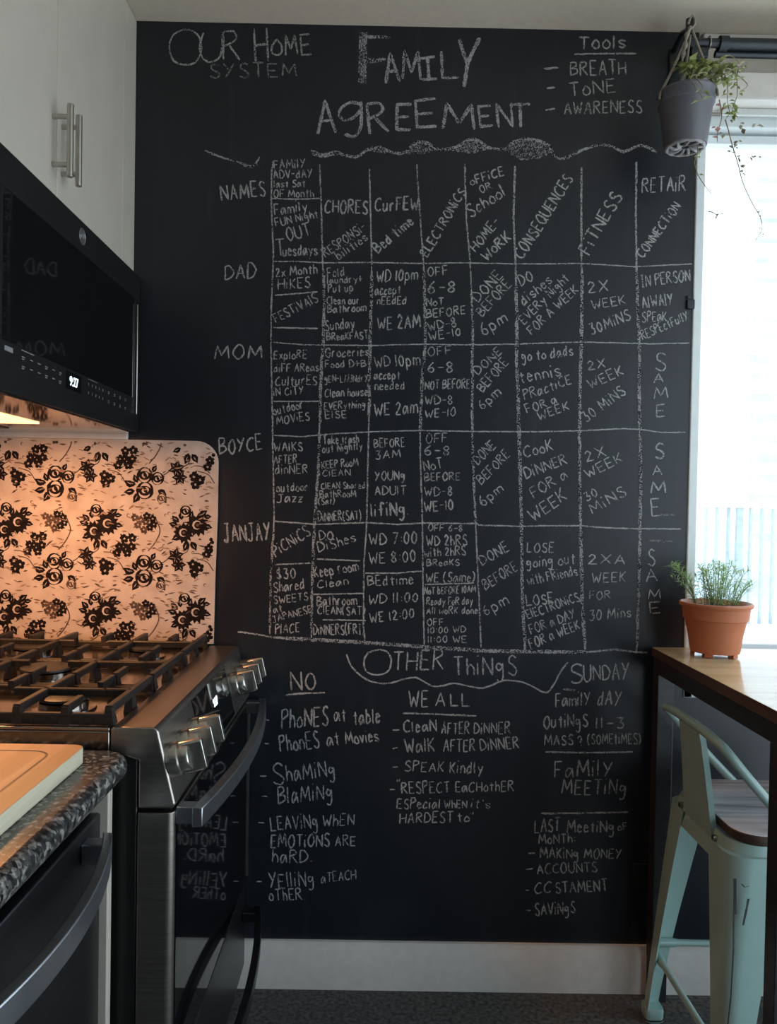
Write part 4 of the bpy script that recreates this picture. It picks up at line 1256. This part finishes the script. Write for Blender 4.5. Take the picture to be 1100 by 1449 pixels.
MB().lathe(qx, qy, [(.058, qz + .1045), (.04, qz + .110), (.0, qz + .112)], 24, caps=False).build('soil', 'soil', hg)
top = Vector((1.679, -.174, 2.350))
rp_ = MB()
for a in (3.35, -.55, 1.45):
    e_ = Vector((qx + .0665 * math.cos(a), qy + .0665 * math.sin(a), qz + .116)); pts = [top.lerp(e_, t / 8) + Vector((0, 0, -.006 * math.sin(math.pi * t / 8))) for t in range(9)]
    rp_.tube(pts + [e_ + Vector((math.cos(a) * .002, math.sin(a) * .002, -.014))], .0030, 8)
rp_.tube([(1.671, -.177, 2.354), (1.674, -.178, 2.366), (1.679, -.179, 2.374), (1.685, -.178, 2.366), (1.686, -.177, 2.354), (1.680, -.176, 2.347)], .0026, 8)
rp_.tube(smooth_path([(1.678, -.174, 2.350), (1.668, -.178, 2.33), (1.664, -.180, 2.30), (1.659, -.178, 2.275), (1.660, -.172, 2.215), (1.659, -.168, 2.19)], 4), [.004 + .0022 * math.sin(i * 1.9) for i in range(21)], 8)
rp_.build('rope_hanger', 'rope', hg)
def V2(u, v, dy=0.0):
    # image pixel coordinates of the vines, in 1/607 m steps from the pot centre
    return Vector((1.675 + (u - 968) / 607, qy - .01 + dy, 2.142 - (v - 172) / 607 - (u - 968) * .00003))
vs_ = MB(); lf = MB(); dl = MB(); rr_ = random.Random(31)
def leafy(mb, p_, sz, n=1):
    for i in range(n):
        a = rr_.uniform(0, 6.28); el = rr_.uniform(-1.1, .5); d = Vector((math.cos(a) * math.cos(el), math.sin(a) * math.cos(el), math.sin(el)))
        b0 = p_ + d * .003; blades(mb, b0, b0 + d * sz * rr_.uniform(.75, 1.25), sz * rr_.uniform(.26, .38), sag=.002)
vines = [([(985, 118), (1003, 108), (1017, 89), (1030, 96), (1041, 110)], -.02, 0), ([(1000, 122), (1020, 112), (1033, 120), (1043, 133), (1034, 141)], -.03, 0),
         ([(990, 122), (1008, 110), (1022, 118), (1024, 150), (1018, 172), (1016, 182)], -.05, 16), ([(992, 124), (1010, 118), (1014, 140), (1012, 160), (1016, 178)], -.045, 14), ([(1000, 126), (1030, 108), (1036, 112)], -.02, 9),
         ([(1016, 178), (1018, 195), (1022, 220), (1027, 245), (1035, 272), (1048, 298), (1060, 318), (1062, 335), (1051, 353)], -.05, 0),
         ([(1008, 150), (1010, 175), (1003, 200), (1001, 215)], -.04, 0), ([(975, 124), (962, 130), (955, 142), (957, 156), (967, 170), (964, 175)], -.088, 2), ([(986, 119), (972, 126), (963, 138), (968, 155), (966, 168)], -.085, 2),
         ([(981, 212), (979, 226), (974, 240), (978, 258), (986, 270), (997, 283)], -.03, 0), ([(997, 303), (1003, 306), (1008, 312)], -.03, 0)]
for pts, dy, nl in vines:
    pp_ = smooth_path([V2(u, v, dy * min(1, .4 + .2 * i)) for i, (u, v) in enumerate(pts)], 5)
    vs_.tube(pp_, [.0013 - .0006 * i / len(pp_) for i in range(len(pp_))], 6)
    for q in range(nl): leafy(lf, pp_[rr_.randrange(len(pp_))], .016, 2)
for u, v, dy in [(956, 100, .0), (962, 104, -.02), (968, 98, 0), (974, 108, -.03), (980, 104, 0), (988, 102, -.02), (994, 106, -.02), (966, 110, -.03), (958, 112, -.04), (986, 112, -.04), (1000, 112, -.03), (974, 96, .02), (1004, 104, -.03)]:
    p_ = V2(u, v, dy); leafy(lf, p_, .024, 6); vs_.tube([V2(972, 122, -.01), p_.lerp(V2(972, 122, -.01), .5) + Vector((0, 0, .006)), p_], .0010, 5)
for u, v in ((1013, 118), (1022, 122), (1027, 112), (1016, 132), (1022, 140), (1026, 132), (1014, 150), (1035, 110), (1029, 118)): leafy(dl if u % 2 else lf, V2(u, v, -.045), .014, 3)
for u, v in ((1016, 186), (1031, 196), (1029, 192), (1050, 193), (1053, 190), (1020, 226), (1026, 237), (1017, 232), (1034, 246), (1031, 256), (1042, 235), (1052, 236), (1025, 215), (1008, 205)): leafy(dl, V2(u, v, -.05), .014, 2)
for u, v in ((1022, 222), (1027, 236), (1030, 256), (1059, 313), (1062, 330), (1060, 340)): leafy(dl, V2(u, v, -.05), .007, 2)
for u, v in ((977, 229), (978, 232), (979, 258), (1007, 311)): leafy(lf, V2(u, v, -.03), .010, 3)
vs_.build('stems', 'leaf_dry', hg); lf.build('leaves', 'leaf_green', hg, smooth=0); dl.build('dry_leaves', 'leaf_dry', hg, smooth=0, label='brown dried leaves')
pk = MB()
for u, v in ((1004, 166), (1002, 172), (1001, 203), (1003, 210), (999, 196)): leafy(pk, V2(u, v, -.04), .018, 1)
pk.build('pink_leaves', 'leaf_pink', hg, smooth=0, label='faded pink leaves')

# ------------------------------------------------------------------ roller blind, wall fittings
rbd = thing('roller_blind', (2.3, -.04, 2.24), 'white roller blind rolled up in its box at the window head', 'blind')
MB().box(WX0 + .014, -.075, 2.240, WX1, -.0005, 2.306).build('cassette', 'trim_paint', rbd, bevel=.004)
MB().box(WX0 + .05, -.030, 2.224, WX1 - .03, -.018, 2.2398).build('hem_bar', 'blind_fabric', rbd, bevel=.002)
x, z = W(977, 431)
wc = MB(); wc.box(x - .010, -.007, z - .012, x + .010, 0, z + .012); wc.cyl((x - .007, -.0005, z + .018), (x - .007, -.006, z + .018), .004, n=12)
o = wc.build('blind_cleat', 'board', bevel=.002); tag(o, 'small black painted cleat on the chalkboard wall beside the window frame', 'cleat')
x, z = W(914, 1238)
ot = thing('outlet', (x, 0, z), 'black painted wall outlet low on the chalkboard wall beside the table leg', 'outlet')
MB().box(x - .035, -.006, z - .032, x + .035, 0, z + .032).build('cover_plate', 'board', ot, bevel=.002)
for dx in (-.017, .017): MB().box(x + dx - .012, -.0075, z - .017, x + dx + .012, -.0061, z + .017).build('socket', 'black_plastic', ot, bevel=.001)

# ------------------------------------------------------------------ outside the window
bl = thing('balcony_railing', (5.2, 5.1, .24), 'metal balcony railing with upright bars outside the window', 'railing')
for i in range(26):
    xx = 3.90 + i * .1
    MB().box(xx - (.028 if i % 9 == 3 else .009), 5.08, .25, xx + (.028 if i % 9 == 3 else .009), 5.12, 1.28).build('baluster', 'railing_metal', bl, smooth=0)
MB().box(3.85, 5.06, 1.28, 6.5, 5.14, 1.33).build('top_rail', 'facade', bl, smooth=0)
ts = MB().box(3.4, 4.9, -.05, 7.2, 6.6, .249).build('terrace_slab', 'facade', kind='structure', smooth=0)
for nm, lab, x0, x1, y0, dep, z0, z1, fl, cols in (('apartment_building', 'distant white apartment tower with bands of windows on every floor', 57, 96, 120, 30, -40, 70, 3.0, 7), ('apartment_building', 'distant plain white tower behind, with few small windows', 40, 73, 152, 26, -40, 70, 3.1, 2)):
    bt = thing(nm, ((x0 + x1) / 2, y0 + dep / 2, z0), lab, 'building')
    MB().box(x0, y0, z0, x1, y0 + dep, z1).build('wall', 'facade', bt, smooth=0)
    for i in range(int((z1 - z0) / fl)):
        z = z0 + i * fl + .9
        if z < -25: continue
        if cols == 7: MB().box(x0 + .4, y0 - .05, z, x1 - .4, y0 + .05, z + (1.3 if z < 28 else .7)).build('window_band', 'facade_window', bt, smooth=0)
        elif z < 45:
            for k_ in range(2): MB().box(x0 + 24 + k_ * 4.5, y0 - .05, z, x0 + 25.2 + k_ * 4.5, y0 + .05, z + .9).build('window', 'facade_window_pale', bt, smooth=0)
lb = thing('office_building', (24, 53, -30), 'low blue-grey office block seen through the balcony railing', 'building')
MB().box(24.0, 50, -30, 60, 62, -1.2).build('wall', 'facade_blue', lb, smooth=0)
for z in (-7.2, -4.2): MB().box(24.4, 49.95, z, 43, 50.05, z + 1.5).build('window_band', 'facade_window', lb, smooth=0)
MB().box(-150, 10, -41, 250, 300, -40).build('ground', 'concrete', kind='structure', smooth=0)
